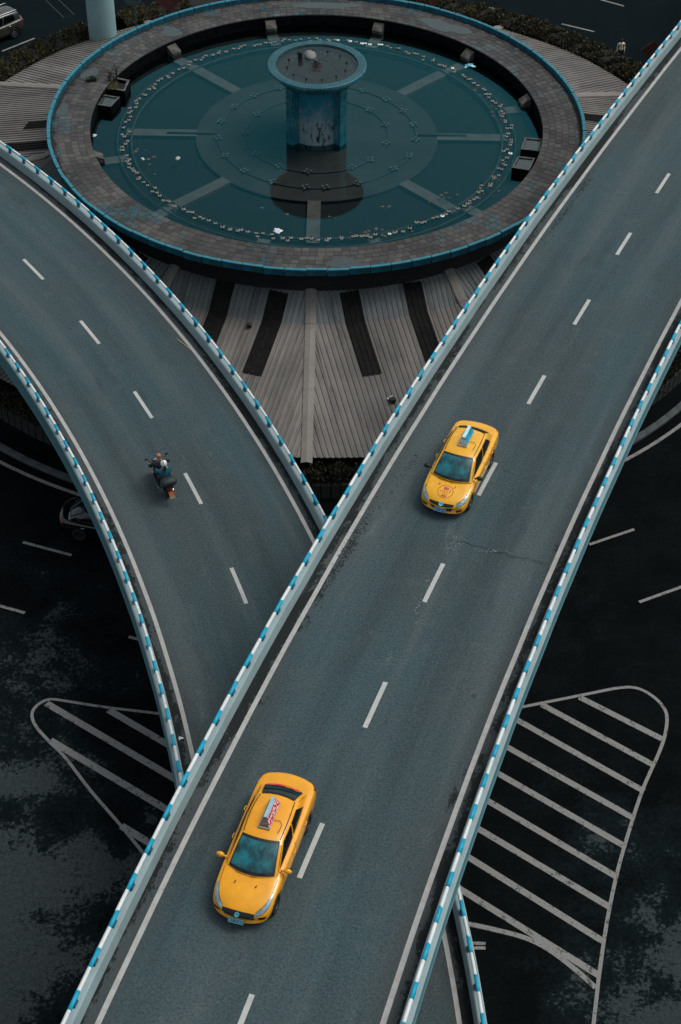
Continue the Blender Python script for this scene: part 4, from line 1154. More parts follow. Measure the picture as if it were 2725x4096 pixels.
def plate(T, p, tilt, txt, back, fg, w=.44, h=.14, yaw=PI/2):
    o = mesh_obj('number_plate', MB().box((0, 0, 0), (w, .012, h)).v, MB().box((0, 0, 0), (w, .012, h)).f, back, T)
    o.location = p; o.rotation_euler = (tilt, 0, yaw)
    fr = MB()
    for c, s_ in (((0, -.008, h/2-.006), (w, .006, .008)), ((0, -.008, -h/2+.006), (w, .006, .008)), ((w/2-.006, -.008, 0), (.008, .006, h)), ((-w/2+.006, -.008, 0), (.008, .006, h))): fr.box(c, s_)
    fr.build('plate_border', fg, o)
    for i, line_ in enumerate(txt):
        me = text_mesh(line_, h*(.72 if len(txt) == 1 else .52), fg); q = bpy.data.objects.new('lettering', me); COL.objects.link(q); q.parent = o
        q.location = (0, -.009, 0 if len(txt) == 1 else h*(.22-.46*i)); q.rotation_euler = (PI/2, 0, 0)
        wd_ = max(v.co.x for v in me.vertices)-min(v.co.x for v in me.vertices); q.scale = (min(1.4, w*.88/wd_), 1, 1)
    return o

def roof_sign(T, P, base_z, cx, L_, side_mats, cap_mat, front_mat, seed):
    """long wedge shaped advertising box lying along the roof"""
    R = empty('roof_sign'); R.parent = T; R.location = (cx, 0, base_z)
    w0, w1, h = .155, .045, .30; l0, l1 = L_/2, L_/2*.80
    for s_, nm, m in ((1, 'left_face', side_mats[0]), (-1, 'right_face', side_mats[1])):
        mesh_obj('face_panel', [(-l0, s_*w0, .03), (l0, s_*w0, .03), (l1*.86, s_*w1, h), (-l1, s_*w1, h)], [[0, 1, 2, 3] if s_ < 0 else [3, 2, 1, 0]], m, R)
    mesh_obj('end_panel', [(l0, -w0, .03), (l0, w0, .03), (l1*.86, w1, h), (l1*.86, -w1, h)], [[0, 1, 2, 3]], front_mat, R)
    mesh_obj('end_panel', [(-l0, -w0, .03), (-l0, w0, .03), (-l1, w1, h), (-l1, -w1, h)], [[3, 2, 1, 0]], front_mat, R)
    MB().box(((l1*.86-l1)/2, 0, h+.006), (l1*1.86+.02, w1*2+.03, .03)).build('top_bar', cap_mat, R)
    mb = MB()
    for s_ in (-1, 1): mb.box((0, s_*w0, .018), (L_+.03, .03, .036))
    for s_ in (-1, 1): mb.box((s_*l0, 0, .018), (.03, w0*2+.03, .036))
    mb.build('frame', simple('sign_frame', (.38, .37, .36), .4), R)
    MB().tube([(l0*.3, w0+.02, .02), (l0*.25, w0+.22, .012), (l0*.5, w0+.30, .008), (l0*1.1, w0+.27, .0)], .008, 5).build('cable', DITCH, R)
    return R
def mat_print(name, cols, scale, seed):
    t = NT(name); c = t.mapping(t.coord(), (scale, 1, scale*.9), (seed, 0, seed)); n = t.noise(c, 2.2, 3, .5)
    k = t.mix(t.math('GREATER_THAN', n, .47), cols[0], cols[1]); k = t.mix(t.math('GREATER_THAN', n, .58), k, cols[2])
    return t.bsdf(k, .45, 0, .3)

# ---- near taxi (rounded saloon, yellow mirrors)
YEL1 = car_paint('taxi_yellow', (.90, .365, .003)); YEL2 = car_paint('taxi_yellow_pale', (.92, .43, .014))
near_P = dict(L=4.98, W=1.80, H=1.47, paint=YEL1, xf=1.58, xr=-1.36, wr=.315, gh=(1.36, .30, -1.20, -1.98, .955, .775, .60), mirror=YEL1, belt=.93,
    doors=(.98, -.10, -1.10), handles=(.08, -.95), spokes=10, spw=.11, rim=RIMD, bowf=.42, bowr=.26,
    hl=([(.22, .50, .70), (.36, .62, .76), (.56, .71, .80), (.84, .775, .87)], [(.10, .47, .60), (.24, .68, .62), (.46, .79, .68), (.76, .83, .80)]),
    tl=([(.04, .60, .92), (.15, .78, .96), (.42, .86, .98)], [(.0, .60, .74), (.10, .80, .74), (.30, .87, .80)]),
    grille=([(-.50, .655), (-.3, .685), (0, .695), (.3, .685), (.50, .655)], [(-.44, .54), (-.3, .48), (0, .455), (.3, .48), (.44, .54)]),
    intakes=[([(-.48, .385), (0, .385), (.48, .385)], [(-.42, .315), (0, .30), (.42, .315)]), ([(.56, .46), (.64, .475), (.76, .50)], [(.56, .36), (.64, .36), (.74, .40)]), ([(-.56, .46), (-.64, .475), (-.76, .50)], [(-.56, .36), (-.64, .36), (-.74, .40)])])
tn = make_car('taxi', 'glossy yellow taxi with yellow mirrors and red-sided roof sign, the one nearer the viewer', 'taxi', near_P, 'yellow taxis on the upper flyover')
emblem(tn, (2.425, 0, .605), (-.9, 0, PI/2), .17, simple('badge_metal', (.10, .42, .48), .3, .3))
plate(tn, (2.515, 0, .43), -.45, ['AT·71B5'], PLB, PLW)
roof_sign(tn, near_P, 1.50, -.42, .98, (mat_print('red_advert', ((.62, .55, .55), (.55, .010, .03), (.45, .02, .04)), 7, 1), mat_print('red_advert_other', ((.50, .05, .02), (.42, .10, .03), (.28, .2, .18)), 6, 4)),
          simple('sign_cap', (.30, .46, .52), .4), mat_print('sign_end', ((.24, .23, .23), (.12, .11, .11), (.20, .06, .06)), 16, 2), 1)
# red lettering along the top of the rear window shelf
R_ = near_P['rear']
V = []; F = []
for i, u in enumerate(bez(-.74, .74, 25)):
    V += [R_(u, .17)+Vector((-.022, 0, .022)), R_(u, .33)+Vector((-.022, 0, .022))]
bn = mesh_obj('rear_banner', V, [[2*i, 2*i+2, 2*i+3, 2*i+1] for i in range(24)], mat_print('banner_print', ((.55, .015, .05), (.58, .02, .04), (.75, .42, .03)), 20, 3), tn)
near_P['lay'](near_P['poly']([(.98, y, 1.0) for y in (.22, .23, .24)]), near_P['poly']([(1.04, y, 1.0) for y in (.22, .23, .24)]), 1, (0, 0, -1), .012, DITCH, 'washer_jet') if False else None
for y in (-.33, .28):
    MB().box((1.60, y, .90), (.07, .022, .03)).build('washer_jet', DITCH, tn)

# ---- far taxi (squarer saloon, black mirrors, printed bonnet)
far_P = dict(L=4.72, W=1.79, H=1.54, paint=YEL2, xf=1.42, xr=-1.18, wr=.315, gh=(1.36, .40, -1.16, -1.86, .975, .785, .60), mirror=BLACK, belt=.95,
    doors=(1.0, -.08, -1.02), handles=(-.0, -.92), spokes=9, spw=.10, rim=simple('hub_cap', (.16, .175, .18), .4, .3), bowf=.36, bowr=.22,
    hl=([(.22, .54, .72), (.34, .66, .78), (.50, .74, .83), (.68, .79, .87)], [(.10, .52, .60), (.22, .71, .62), (.40, .82, .69), (.58, .855, .80)]),
    tl=([(.04, .62, .95), (.15, .80, .99), (.36, .86, 1.0)], [(.0, .62, .70), (.10, .81, .70), (.26, .87, .76)]),
    grille=([(-.47, .665), (-.3, .67), (0, .665), (.3, .67), (.47, .665)], [(-.42, .575), (-.25, .55), (0, .535), (.25, .55), (.42, .575)]),
    intakes=[([(-.42, .41), (0, .40), (.42, .41)], [(-.36, .30), (0, .285), (.36, .30)]), ([(.54, .37), (.64, .40), (.74, .43)], [(.54, .30), (.64, .32), (.72, .36)]), ([(-.54, .37), (-.64, .40), (-.74, .43)], [(-.54, .30), (-.64, .32), (-.72, .36)])])
tf = make_car('taxi', 'yellow taxi with black mirrors, blue-sided roof sign and round red print on its bonnet', 'taxi', far_P, 'yellow taxis on the upper flyover')
emblem(tf, (2.275, 0, .625), (-.9, 0, PI/2), .20, simple('badge_bright', (.22, .62, .68), .3, .2))
plate(tf, (2.375, .0, .42), -.4, ['AT1Z13'], PLB, PLW)
BLUEAD = simple('blue_advert', (.004, .33, .52), .4, var=.4, scale=5)
roof_sign(tf, far_P, 1.57, -.44, .94, (BLUEAD, BLUEAD), simple('sign_cap_pale', (.5, .74, .80), .4), mat_print('sign_end_pale', ((.45, .5, .5), (.25, .24, .22), (.12, .1, .1)), 16, 7), 2)
# bonnet print: a ring with a small red motif and rows of lettering
lay, poly = far_P['lay'], far_P['poly']
RINGP = simple('print_ring', (.62, .19, .008), .5)
n = 40; cx = 1.80
A = [Vector((cx+.29*math.cos(2*PI*i/n), .29*math.sin(2*PI*i/n), 1.3)) for i in range(n+1)]; B = [Vector((cx+.255*math.cos(2*PI*i/n), .255*math.sin(2*PI*i/n), 1.3)) for i in range(n+1)]
ring_ = lay(A, B, 1, (0, 0, -1), .004, RINGP, 'bonnet_print')
def patch(x0, x1, y0, y1, m, nm='print_mark'):
    lay(poly([(cx+x0, y0, 1.3), (cx+x0, y1, 1.3)], 3), poly([(cx+x1, y0, 1.3), (cx+x1, y1, 1.3)], 3), 2, (0, 0, -1), .005, m, nm, ring_)
PK = simple('print_pink', (.50, .16, .22), .6); OC = simple('print_ochre', (.52, .20, .004), .6)
patch(-.19, -.07, -.10, .09, RED); patch(-.165, -.10, -.08, -.02, PK); patch(-.165, -.10, .015, .065, PK)
for y in (-.17, -.09, -.03, .03, .09, .16): patch(-.02, .05, y-.02, y+.015, OC)
for y in (-.07, .0, .07): patch(.08, .15, y-.018, y+.018, OC)
patch(.17, .225, -.09, .08, RED); patch(.185, .21, -.05, -.025, PK); patch(.185, .21, .015, .04, PK)
patch(-.11, -.03, .15, .18, RED)
for y in (-.30, .28):
    MB().box((1.55, y, .915), (.06, .02, .03)).build('washer_jet', DITCH, tf)
# chequer band and red characters along the flanks
CHK = simple('chequer_grey', (.30, .27, .20), .5)
for s_ in (-1, 1):
    for i in range(46):
        if i % 2: continue
        x = 1.48-i*.085
        if x < -2.0: break
        far_P['line']([(x, s_*.9, .77+(1.5-x)*.02), (x-.07, s_*.9, .77+(1.5-x)*.02)], .05, (0, -s_, 0), CHK, 'chequer_mark')
    for x in (-.55, -.75, -.95):
        me = text_mesh('出租车'[int(round((x+.95)/-.2)) % 3], .17, RED); q = bpy.data.objects.new('lettering', me); COL.objects.link(q); q.parent = tf
        q.location = (x, s_*.897, .62); q.rotation_euler = (PI/2, 0, PI if s_ > 0 else 0)
# rear shelf strip
V = []
for u in bez(-.8, .8, 25): V += [far_P['rear'](u, .10)+Vector((-.022, 0, .022)), far_P['rear'](u, .24)+Vector((-.022, 0, .022))]
mesh_obj('rear_banner', V, [[2*i, 2*i+2, 2*i+3, 2*i+1] for i in range(24)], mat_print('banner_pale', ((.34, .26, .16), (.5, .24, .02), (.4, .36, .3)), 12, 5), tf)

def seat_on(T, wheel_px, plane, local, heading, slope):
    """put the car so that its local wheel contact point stands on the road where the photograph shows it"""
    p = plane(*wheel_px); yaw = math.atan2(heading.y, heading.x)
    pitch = math.atan2(slope*heading.y, 1.0)
    R = Matrix.Rotation(yaw, 4, 'Z') @ Matrix.Rotation(-pitch, 4, 'Y')
    T.matrix_world = Matrix.Translation(p - (R @ Vector(local))) @ R
def up_dir(p): return -upper.find(p)[2]
pw_ = on_upper(780+600/1568*862, 3020+600/1568*1625)
seat_on(tn, (780+600/1568*855, 3020+600/1568*1630), on_upper, (1.58, .87, 0), Vector((-.275, -.96)).normalized(), -.0478)
seat_on(tf, (1600+500/1568*880, 1600+500/1568*1360), on_upper, (1.42, .865, 0), Vector((-.345, -.94)).normalized(), -.0478)

# ---- brown SUV at the far left
BR = car_paint('bronze_paint', (.05, .044, .04), .3)
suv_st = [(.500, .82, .40, .78, .84), (.485, .90, .30, .85, .92), (.455, .95, .27, .92, .98), (.38, .985, .26, .97, 1.03), (.28, 1, .26, 1.0, 1.08), (.2, 1, .26, 1.02, 1.10), (0, 1, .26, 1.04, 1.10), (-.2, 1, .26, 1.06, 1.12), (-.36, 1, .27, 1.09, 1.14), (-.44, .985, .30, 1.10, 1.15), (-.48, .955, .36, 1.08, 1.14), (-.5, .9, .46, 1.0, 1.08)]
suv_P = dict(L=4.7, W=1.88, H=1.72, paint=BR, stations=suv_st, xf=1.45, xr=-1.32, wr=.36, gh=(.95, .35, -1.98, -2.18, 1.07, .83, .66), mirror=BR, belt=1.07, doors=(.8, -.2, -1.15), handles=(-.05, -1.0), handle_mat=CHROME, spokes=5, spw=.3, rim=RIM, bowf=.35, bowr=.2, trim=CHROME, ditch=False,
    hl=([(.14, .6, .95), (.3, .75, .99), (.6, .86, 1.02)], [(.08, .6, .84), (.22, .78, .85), (.5, .9, .92)]), tl=([(.02, .66, 1.08), (.1, .82, 1.1), (.42, .92, 1.1)], [(.0, .66, .93), (.08, .84, .92), (.34, .93, .98)]),
    grille=([(-.5, .88), (0, .9), (.5, .88)], [(-.42, .62), (0, .6), (.42, .62)]), intakes=[])
sv = make_car('suv', 'bronze brown suv with chrome window trim, partly cut by the left edge', 'suv', suv_P)
for s_ in (-1, 1):
    MB().tube([(.3, s_*.60, 1.70), (.2, s_*.62, 1.76), (-1.8, s_*.62, 1.76), (-1.95, s_*.60, 1.68)], .025, 8).build('roof_rail', CHROME, sv, True)
MB().box((-.3, 0, 1.775), (.9, .8, .01)).build('sunroof', GL_S, sv)
hd = (FU(5, 118)-FU(80, 88)); hd = Vector((hd.x, hd.y)).normalized()
seat_on(sv, (63, 153), lambda x, y: gp(x, y, 0.0), (-1.32, .93, 0), hd, 0)
# ---- black saloon under the lower ramp
TRIMM = simple('trim_metal', (.16, .17, .175), .35, .5)
BK = car_paint('black_paint', (.004, .005, .006), .15, .8)
sd_P = dict(L=4.9, W=1.85, H=1.46, paint=BK, xf=1.5, xr=-1.35, wr=.335, gh=(1.0, .25, -1.15, -2.0, .97, .80, .60), mirror=BK, belt=.94, doors=(.8, -.25, -1.2), handles=(-.1, -1.1), handle_mat=CHROME, spokes=16, spw=.05, rim=RIMD, bowf=.4, bowr=.28, trim=TRIMM, ditch=False,
    hl=near_P['hl'], tl=([(.02, .5, .92), (.12, .80, .95), (.40, .90, .96)], [(.0, .5, .82), (.08, .82, .80), (.30, .91, .86)]), grille=near_P['grille'], intakes=[])
sb = make_car('saloon_car', 'black saloon car with bright window trim half hidden under the lower flyover', 'car', sd_P)
for s_ in (-1, 1):
    sd_P['line']([(-2.3, s_*.90, .36), (-2.15, s_*.92, .36)], .03, (0, -s_, 0), CHROME, 'bumper_trim')
    pts = [sd_P['roof'](v, s_*.9)+Vector((0, 0, .015)) for v in bez(.1, .8, 10)]
    MB().tube(pts, .012, 5).build('roof_trim', CHROME, sb)
hd = (FU(165, 1278)-FU(53, 1248)); hd = Vector((hd.x, hd.y+.35)).normalized()
seat_on(sb, (318, 2163), lambda x, y: gp(x, y, 0.0), (-1.35, -.92, 0), hd, 0)
# ---------------------------------------------------------------- people
SKIN = simple('skin', (.34, .16, .12), .55, var=.12); SKINR = simple('sunburnt_skin', (.36, .11, .09), .5, var=.12)
JACK = simple('navy_jacket', (.003, .007, .010), .8, var=.4, scale=5); JEAN = simple('dark_trousers', (.006, .007, .009), .85)
TEAL = simple('teal_jacket', (.006, .10, .15), .75, var=.45, scale=5); SHOEW = simple('white_shoe', (.45, .46, .46), .6); SHOEB = simple('dark_shoe', (.008, .008, .008), .6)
SHIRT = simple('cream_shirt', (.80, .72, .55), .8, var=.2, scale=6); HAIR = simple('black_hair', (.006, .005, .005), .7)
def figure(name, label, J, mats, group=None, parent_loc=None):
    """one continuous skinned body. J: joints with position and radius; mats picks a material per bone"""
    verts = []; rad = []; edges = []; idx = {}
    def add(k, p, r):
        idx[k] = len(verts); verts.append(Vector(p)); rad.append(r)
    for k, (p, r) in J['joints'].items(): add(k, p, r)
    for a, b in J['bones']: edges.append((idx[a], idx[b]))
    # five fingers per hand, bent along the grip direction
    for hnd, (grip, out) in J.get('hands', {}).items():
        base = verts[idx[hnd]]; grip = Vector(grip).normalized(); out = Vector(out).normalized(); dn = grip.cross(out).normalized()
        if dn.z > 0: dn = -dn
        for f_, (o_, ln) in enumerate(((-.035, .075), (-.012, .085), (.012, .08), (.034, .065))):
            p0 = base+out*o_+grip*.045; p1 = p0+grip*ln*.55+dn*.01; p2 = p1+grip*ln*.2+dn*ln*.5
            n = len(verts); verts.extend([p0, p1, p2]); rad.extend([.0115, .010, .009]); edges.extend([(idx[hnd], n), (n, n+1), (n+1, n+2)])
        p0 = base-out*.045+grip*.01; p1 = p0+grip*.04-out*.012+dn*.03
        n = len(verts); verts.extend([p0, p1]); rad.extend([.013, .010]); edges.extend([(idx[hnd], n), (n, n+1)])
    me = bpy.data.meshes.new(name); me.from_pydata([tuple(v) for v in verts], edges, [])
    o = bpy.data.objects.new(name, me); COL.objects.link(o)
    sk = o.modifiers.new('k', 'SKIN'); sk.use_smooth_shade = True
    for i, sv_ in enumerate(me.skin_vertices[0].data):
        r = rad[i]; sv_.radius = r if isinstance(r, tuple) else (r, r); sv_.use_root = (i == idx['pelvis'])
    s2 = o.modifiers.new('s', 'SUBSURF'); s2.levels = 1; s2.render_levels = 1
    m2 = evaluated(o); bpy.data.objects.remove(o)
    names = list(dict.fromkeys(mats.values())); m2.materials.clear()
    for m in names: m2.materials.append(m)
    bones = [(a, b) for a, b in J['bones']]; P = {k: Vector(p) for k, (p, r) in J['joints'].items()}
    for poly_ in m2.polygons:
        c = poly_.center; best = None
        for a, b in bones:
            A, B = P[a], P[b]; ab = B-A; t = max(0, min(1, (c-A).dot(ab)/max(ab.length_squared, 1e-9))); d = (A+ab*t-c).length
            if best is None or d < best[0]: best = (d, b)
        poly_.material_index = names.index(mats[best[1]]); poly_.use_smooth = True
    o = bpy.data.objects.new(name, m2); COL.objects.link(o)
    return tag(o, label, 'person', group)

def face_bits(o, head, fw, upv_, r, hairmat=None, skin=None, hairfull=True):
    """nose, eyes, mouth, ears; hair cap as a child"""
    f_ = Vector(fw).normalized(); u_ = Vector(upv_).normalized(); s_ = f_.cross(u_).normalized(); h = Vector(head)
    mb = MB()
    mb.tube([h+f_*r*.92+u_*r*.15, h+f_*r*1.16-u_*r*.16], [.010, .016], 6)
    for k in (-1, 1): mb.ball(tuple(h+s_*k*r*.80-u_*r*.05), .026, 8, 0, (.6, .6, 1.2))
    mb.build('nose_and_ears', skin, o, True)
    mb = MB()
    for k in (-1, 1): mb.ball(tuple(h+f_*r*.86+s_*k*r*.34+u_*r*.12), .014, 8)
    mb.tube([h+f_*r*.93-s_*r*.25-u_*r*.45, h+f_*r*.97-u_*r*.47, h+f_*r*.93+s_*r*.25-u_*r*.45], .007, 5)
    mb.build('eyes_and_mouth', HAIR, o)
    if hairmat:
        mb = MB(); mb.ball(tuple(h-f_*r*.14+u_*r*.22), r*1.04, 14); mb.build('hair', hairmat, o, True)

# ---------------------------------------------------------------- motorcycle: local x forward, y left
BIKE = tag(empty('motorcycle'), 'dark motorcycle with orange rear plate carrying two riders on the lower flyover', 'motorcycle')
wr = .29
def bwheel(x):
    w = mesh_obj('wheel', [(0, 0, 0)], [], None, BIKE)
    MB().lathe([(wr-.10, -.045), (wr-.03, -.055), (wr, -.02), (wr, .02), (wr-.03, .055), (wr-.10, .045)], n=28).build('tyre', RUBBER, w, True)
    mb = MB().lathe([(wr-.10, -.03), (wr-.11, 0), (wr-.10, .03)], n=28)
    for q in range(6): a = 2*PI*q/6; mb.box((.1*math.cos(a), .1*math.sin(a), 0), (.2, .03, .03), a)
    mb.tube([(0, 0, -.07), (0, 0, .07)], .04, 10); mb.build('rim', RIMD, w)
    w.location = (x, 0, wr); w.rotation_euler = (PI/2, 0, 0)
bwheel(.66); bwheel(-.62)
FAIR = simple('teal_fairing', (.012, .085, .105), .3, coat=.5); 
def loft(secs, name, mat, parent, n=12):
    """secs: (x, yc, zc, ry, rz)"""
    V = []; F = []
    for x, yc, zc, ry, rz in secs:
        for j in range(n): a = 2*PI*j/n; V.append((x, yc+ry*math.cos(a), zc+rz*math.sin(a)))
    for i in range(len(secs)-1):
        for j in range(n): F.append([i*n+j, i*n+(j+1) % n, (i+1)*n+(j+1) % n, (i+1)*n+j])
    F += [list(range(n))[::-1], [(len(secs)-1)*n+j for j in range(n)]]
    return mesh_obj(name, V, F, mat, parent, True)
loft([(.98, 0, .50, .05, .03), (.86, 0, .60, .085, .035), (.66, 0, .64, .09, .035), (.46, 0, .58, .08, .03), (.36, 0, .48, .06, .03)], 'front_mudguard', FAIR, BIKE)
loft([(.80, 0, .84, .05, .05), (.74, 0, .92, .16, .13), (.62, 0, .97, .19, .15), (.50, 0, .96, .15, .12)], 'headlamp_cowl', FAIR, BIKE)
MB().ball((.80, 0, .88), .085, 12, 0, (.6, 1, 1)).build('headlight', HEADL, BIKE, True)
loft([(.48, 0, .66, .08, .10), (.34, 0, .78, .15, .14), (.12, 0, .82, .17, .13), (-.06, 0, .78, .12, .09)], 'fuel_tank', BLACK, BIKE)
loft([(.0, 0, .80, .12, .05), (-.2, 0, .80, .15, .06), (-.55, 0, .84, .15, .06), (-.86, 0, .90, .12, .05)], 'seat', simple('black_vinyl', (.012, .014, .015), .5), BIKE)
loft([(.40, 0, .42, .10, .12), (.2, 0, .40, .16, .16), (-.05, 0, .42, .15, .15), (-.25, 0, .48, .08, .12)], 'engine', RIMD, BIKE)
loft([(-.35, 0, .66, .11, .08), (-.7, 0, .74, .13, .10), (-.98, 0, .80, .10, .08)], 'tail_cowl', BLACK, BIKE)
mb = MB()
for s_ in (-1, 1): mb.tube([(.66, s_*.09, .29), (.52, s_*.10, .86)], .024, 8)
mb.build('front_fork', CHROME, BIKE, True)
mb = MB()
for s_ in (-1, 1): mb.tube([(-.62, s_*.09, .29), (-.1, s_*.10, .42)], .03, 6); mb.tube([(-.62, s_*.12, .31), (-.5, s_*.13, .74)], .03, 8)
mb.build('swing_arm', BLACK, BIKE, True)
hb = MB().tube([(.40, .39, 1.03), (.45, .24, 1.05), (.52, .08, 1.0), (.52, -.08, 1.0), (.45, -.24, 1.05), (.40, -.39, 1.03)], .016, 8)
hb.build('handlebar', BLACK, BIKE, True)
MB().box((.50, 0, 1.09), (.09, .24, .07)).box((.47, .03, 1.13), (.05, .14, .02)).build('instrument_panel', CHROME, BIKE)
for s_ in (-1, 1):
    mb = MB().tube([(.40, s_*.30, 1.05), (.46, s_*.40, 1.24)], .010, 6); mb.ball((.47, s_*.44, 1.27), 1, 12, 0, (.03, .085, .05)); mb.build('mirror', BLACK, BIKE, True)
    mb = MB().ball((-.93, s_*.17, .82), .04, 8); mb.build('turn_signal', simple('turn_lens', (.01, .36, .44), .3), BIKE, True)
    MB().tube([(-.15, s_*.10, .30), (-.15, s_*.24, .30)], .02, 6).tube([(-.52, s_*.10, .42), (-.52, s_*.24, .42)], .02, 6).build('foot_peg', CHROME, BIKE)
MB().tube([(.1, -.16, .26), (-.4, -.19, .30), (-.85, -.20, .40)], [.03, .045, .05], 10).build('exhaust_pipe', CHROME, BIKE, True)
# top box behind the passenger
bx = loft([(-.70, 0, 1.02, .12, .03), (-.72, 0, 1.04, .27, .11), (-.78, 0, 1.05, .32, .145), (-.96, 0, 1.05, .33, .15), (-1.10, 0, 1.03, .29, .13), (-1.13, 0, 1.02, .14, .05)], 'top_box', simple('box_plastic', (.010, .018, .021), .6), BIKE, 20)
MB().tube([(-.74, .29, 1.03), (-.95, .333, 1.03), (-1.10, .29, 1.02), (-1.137, 0, 1.02), (-1.10, -.29, 1.02), (-.95, -.333, 1.03), (-.74, -.29, 1.03)], .012, 6).build('box_seam', BLACK, bx)
MB().box((-1.06, 0, .80), (.07, .26, .12)).build('tail_light', TAILR, BIKE)
loft([(-.95, 0, .70, .09, .03), (-1.08, 0, .58, .10, .02), (-1.16, 0, .36, .09, .015)], 'rear_mudguard', BLACK, BIKE)
pl = plate(BIKE, (-1.19, 0, .58), -.75, ['A·N8', '4716'], simple('plate_orange', (.46, .11, .006), .6), simple('plate_ink', (.10, .008, .015), .6), .24, .21, -PI/2)
o = MB().box((0, -.004, -.155), (.22, .012, .09)).build('plate_reflector', simple('worn_reflector', (.20, .16, .09), .5), pl)
bp = on_lower(636, 1928); v_, u_, t_ = lower.find(bp)
hd = t_ if t_.y > 0 else -t_
BIKE.location = on_lower(650, 1945); BIKE.rotation_euler = (0, 0, math.atan2(hd.y, hd.x)+.02)

def rider(name, label, mats, x0, lean, hands, feet, group, head_fw, seat_z, hz):
    J = {'joints': {}, 'bones': []}
    j = J['joints']; b = J['bones']
    pel = Vector((x0, 0, seat_z)); ch = pel+Vector((lean*.75, 0, .34)); nk = pel+Vector((lean, 0, .50)); hd_ = nk+Vector((hz, 0, .20))
    j['pelvis'] = (pel, (.15, .12)); j['waist'] = (pel.lerp(ch, .5), (.15, .11)); j['chest'] = (ch, (.225, .14)); j['neck'] = (nk, .06); j['head'] = (hd_-Vector((0, 0, .03)), (.125, .135)); j['crown'] = (hd_+Vector((0, 0, .06)), (.115, .125))
    b += [('pelvis', 'waist'), ('waist', 'chest'), ('chest', 'neck'), ('neck', 'head'), ('head', 'crown')]
    for s_, nm in ((1, 'l'), (-1, 'r')):
        sh = ch+Vector((.02, s_*.265, .08)); hn = Vector(hands[nm]); el = sh.lerp(hn, .5)+Vector((-.05, s_*.10, -.07)); wr_ = el.lerp(hn, .82)
        j['sh'+nm] = (sh, .10); j['el'+nm] = (el, .072); j['wr'+nm] = (wr_, .042); j['hand'+nm] = (hn, (.045, .026))
        b += [('chest', 'sh'+nm), ('sh'+nm, 'el'+nm), ('el'+nm, 'wr'+nm), ('wr'+nm, 'hand'+nm)]
        hp = pel+Vector((.03, s_*.10, -.02)); ft = Vector(feet[nm]); kn = Vector(((pel.x+ft.x)/2+.26, s_*.27, seat_z-.14)); an = ft+Vector((-.03, 0, .09))
        j['hip'+nm] = (hp, .10); j['knee'+nm] = (kn, .07); j['ank'+nm] = (an, .045); j['toe'+nm] = (ft+Vector((.13, s_*.02, .03)), (.045, .032))
        b += [('pelvis', 'hip'+nm), ('hip'+nm, 'knee'+nm), ('knee'+nm, 'ank'+nm), ('ank'+nm, 'toe'+nm)]
    J['hands'] = {'handl': ((.8, -.1, -.1), (0, 1, 0)), 'handr': ((.8, .1, -.1), (0, 1, 0))}
    o = figure(name, label, J, mats, group)
    o.matrix_world = Matrix.Translation(BIKE.location) @ BIKE.rotation_euler.to_matrix().to_4x4()
    return o, hd_
def mk(top, leg, shoe, skin):
    d = {k: top for k in ('pelvis', 'waist', 'chest', 'neck')}; d.update({'head': skin, 'crown': skin})
    for n in 'lr':
        d.update({'sh'+n: top, 'el'+n: top, 'wr'+n: top, 'hand'+n: skin, 'hip'+n: leg, 'knee'+n: leg, 'ank'+n: leg, 'toe'+n: shoe})
    d['pelvis'] = leg; return d
r1, h1 = rider('person', 'bald rider in dark jacket holding the motorcycle handlebars', mk(JACK, JEAN, SHOEB, SKINR), -.15, .22, {'l': (.37, .37, 1.07), 'r': (.37, -.37, 1.07)}, {'l': (-.12, .22, .32), 'r': (-.12, -.22, .32)}, None, 1, .90, .10)
face_bits(r1, h1, (1, 0, 0), (0, 0, 1), .095, None, SKINR)
r2, h2 = rider('person', 'passenger in teal jacket and white helmet behind the bald rider', mk(TEAL, JEAN, SHOEW, SKIN), -.55, .06, {'l': (-.02, .17, 1.12), 'r': (-.02, -.17, 1.12)}, {'l': (-.58, .29, .44), 'r': (-.58, -.29, .44)}, None, 1, .92, .03)
face_bits(r2, h2, (1, 0, 0), (0, 0, 1), .095, None, SKIN)
mb = MB()
mb.lathe([(.125, -.04), (.135, .02), (.128, .09), (.10, .14), (.05, .172), (0, .18)], tuple(h2), 22)
mb.lathe([(.0, -.03), (.125, -.04)], tuple(h2), 22, 1)
he = mb.build('helmet', [simple('helmet_white', (.75, .77, .77), .3, var=.06, coat=.5), BLACK], r2, True)
pts = [(h2.x+.137*math.cos(t)*.98, h2.y+.02+.10*(t/PI-.5), h2.z+.03+.155*math.sin(t)) for t in bez(.5, 2.6, 12)]
MB().tube(pts, .012, 6).build('helmet_stripe', BLACK, he)
# visor of hair between helmet and collar
MB().tube([h2+Vector((-.09, 0, -.02)), h2+Vector((-.11, 0, -.14)), h2+Vector((-.14, 0, -.26))], [.06, .055, .03], 8).build('hair', HAIR, r2, True)

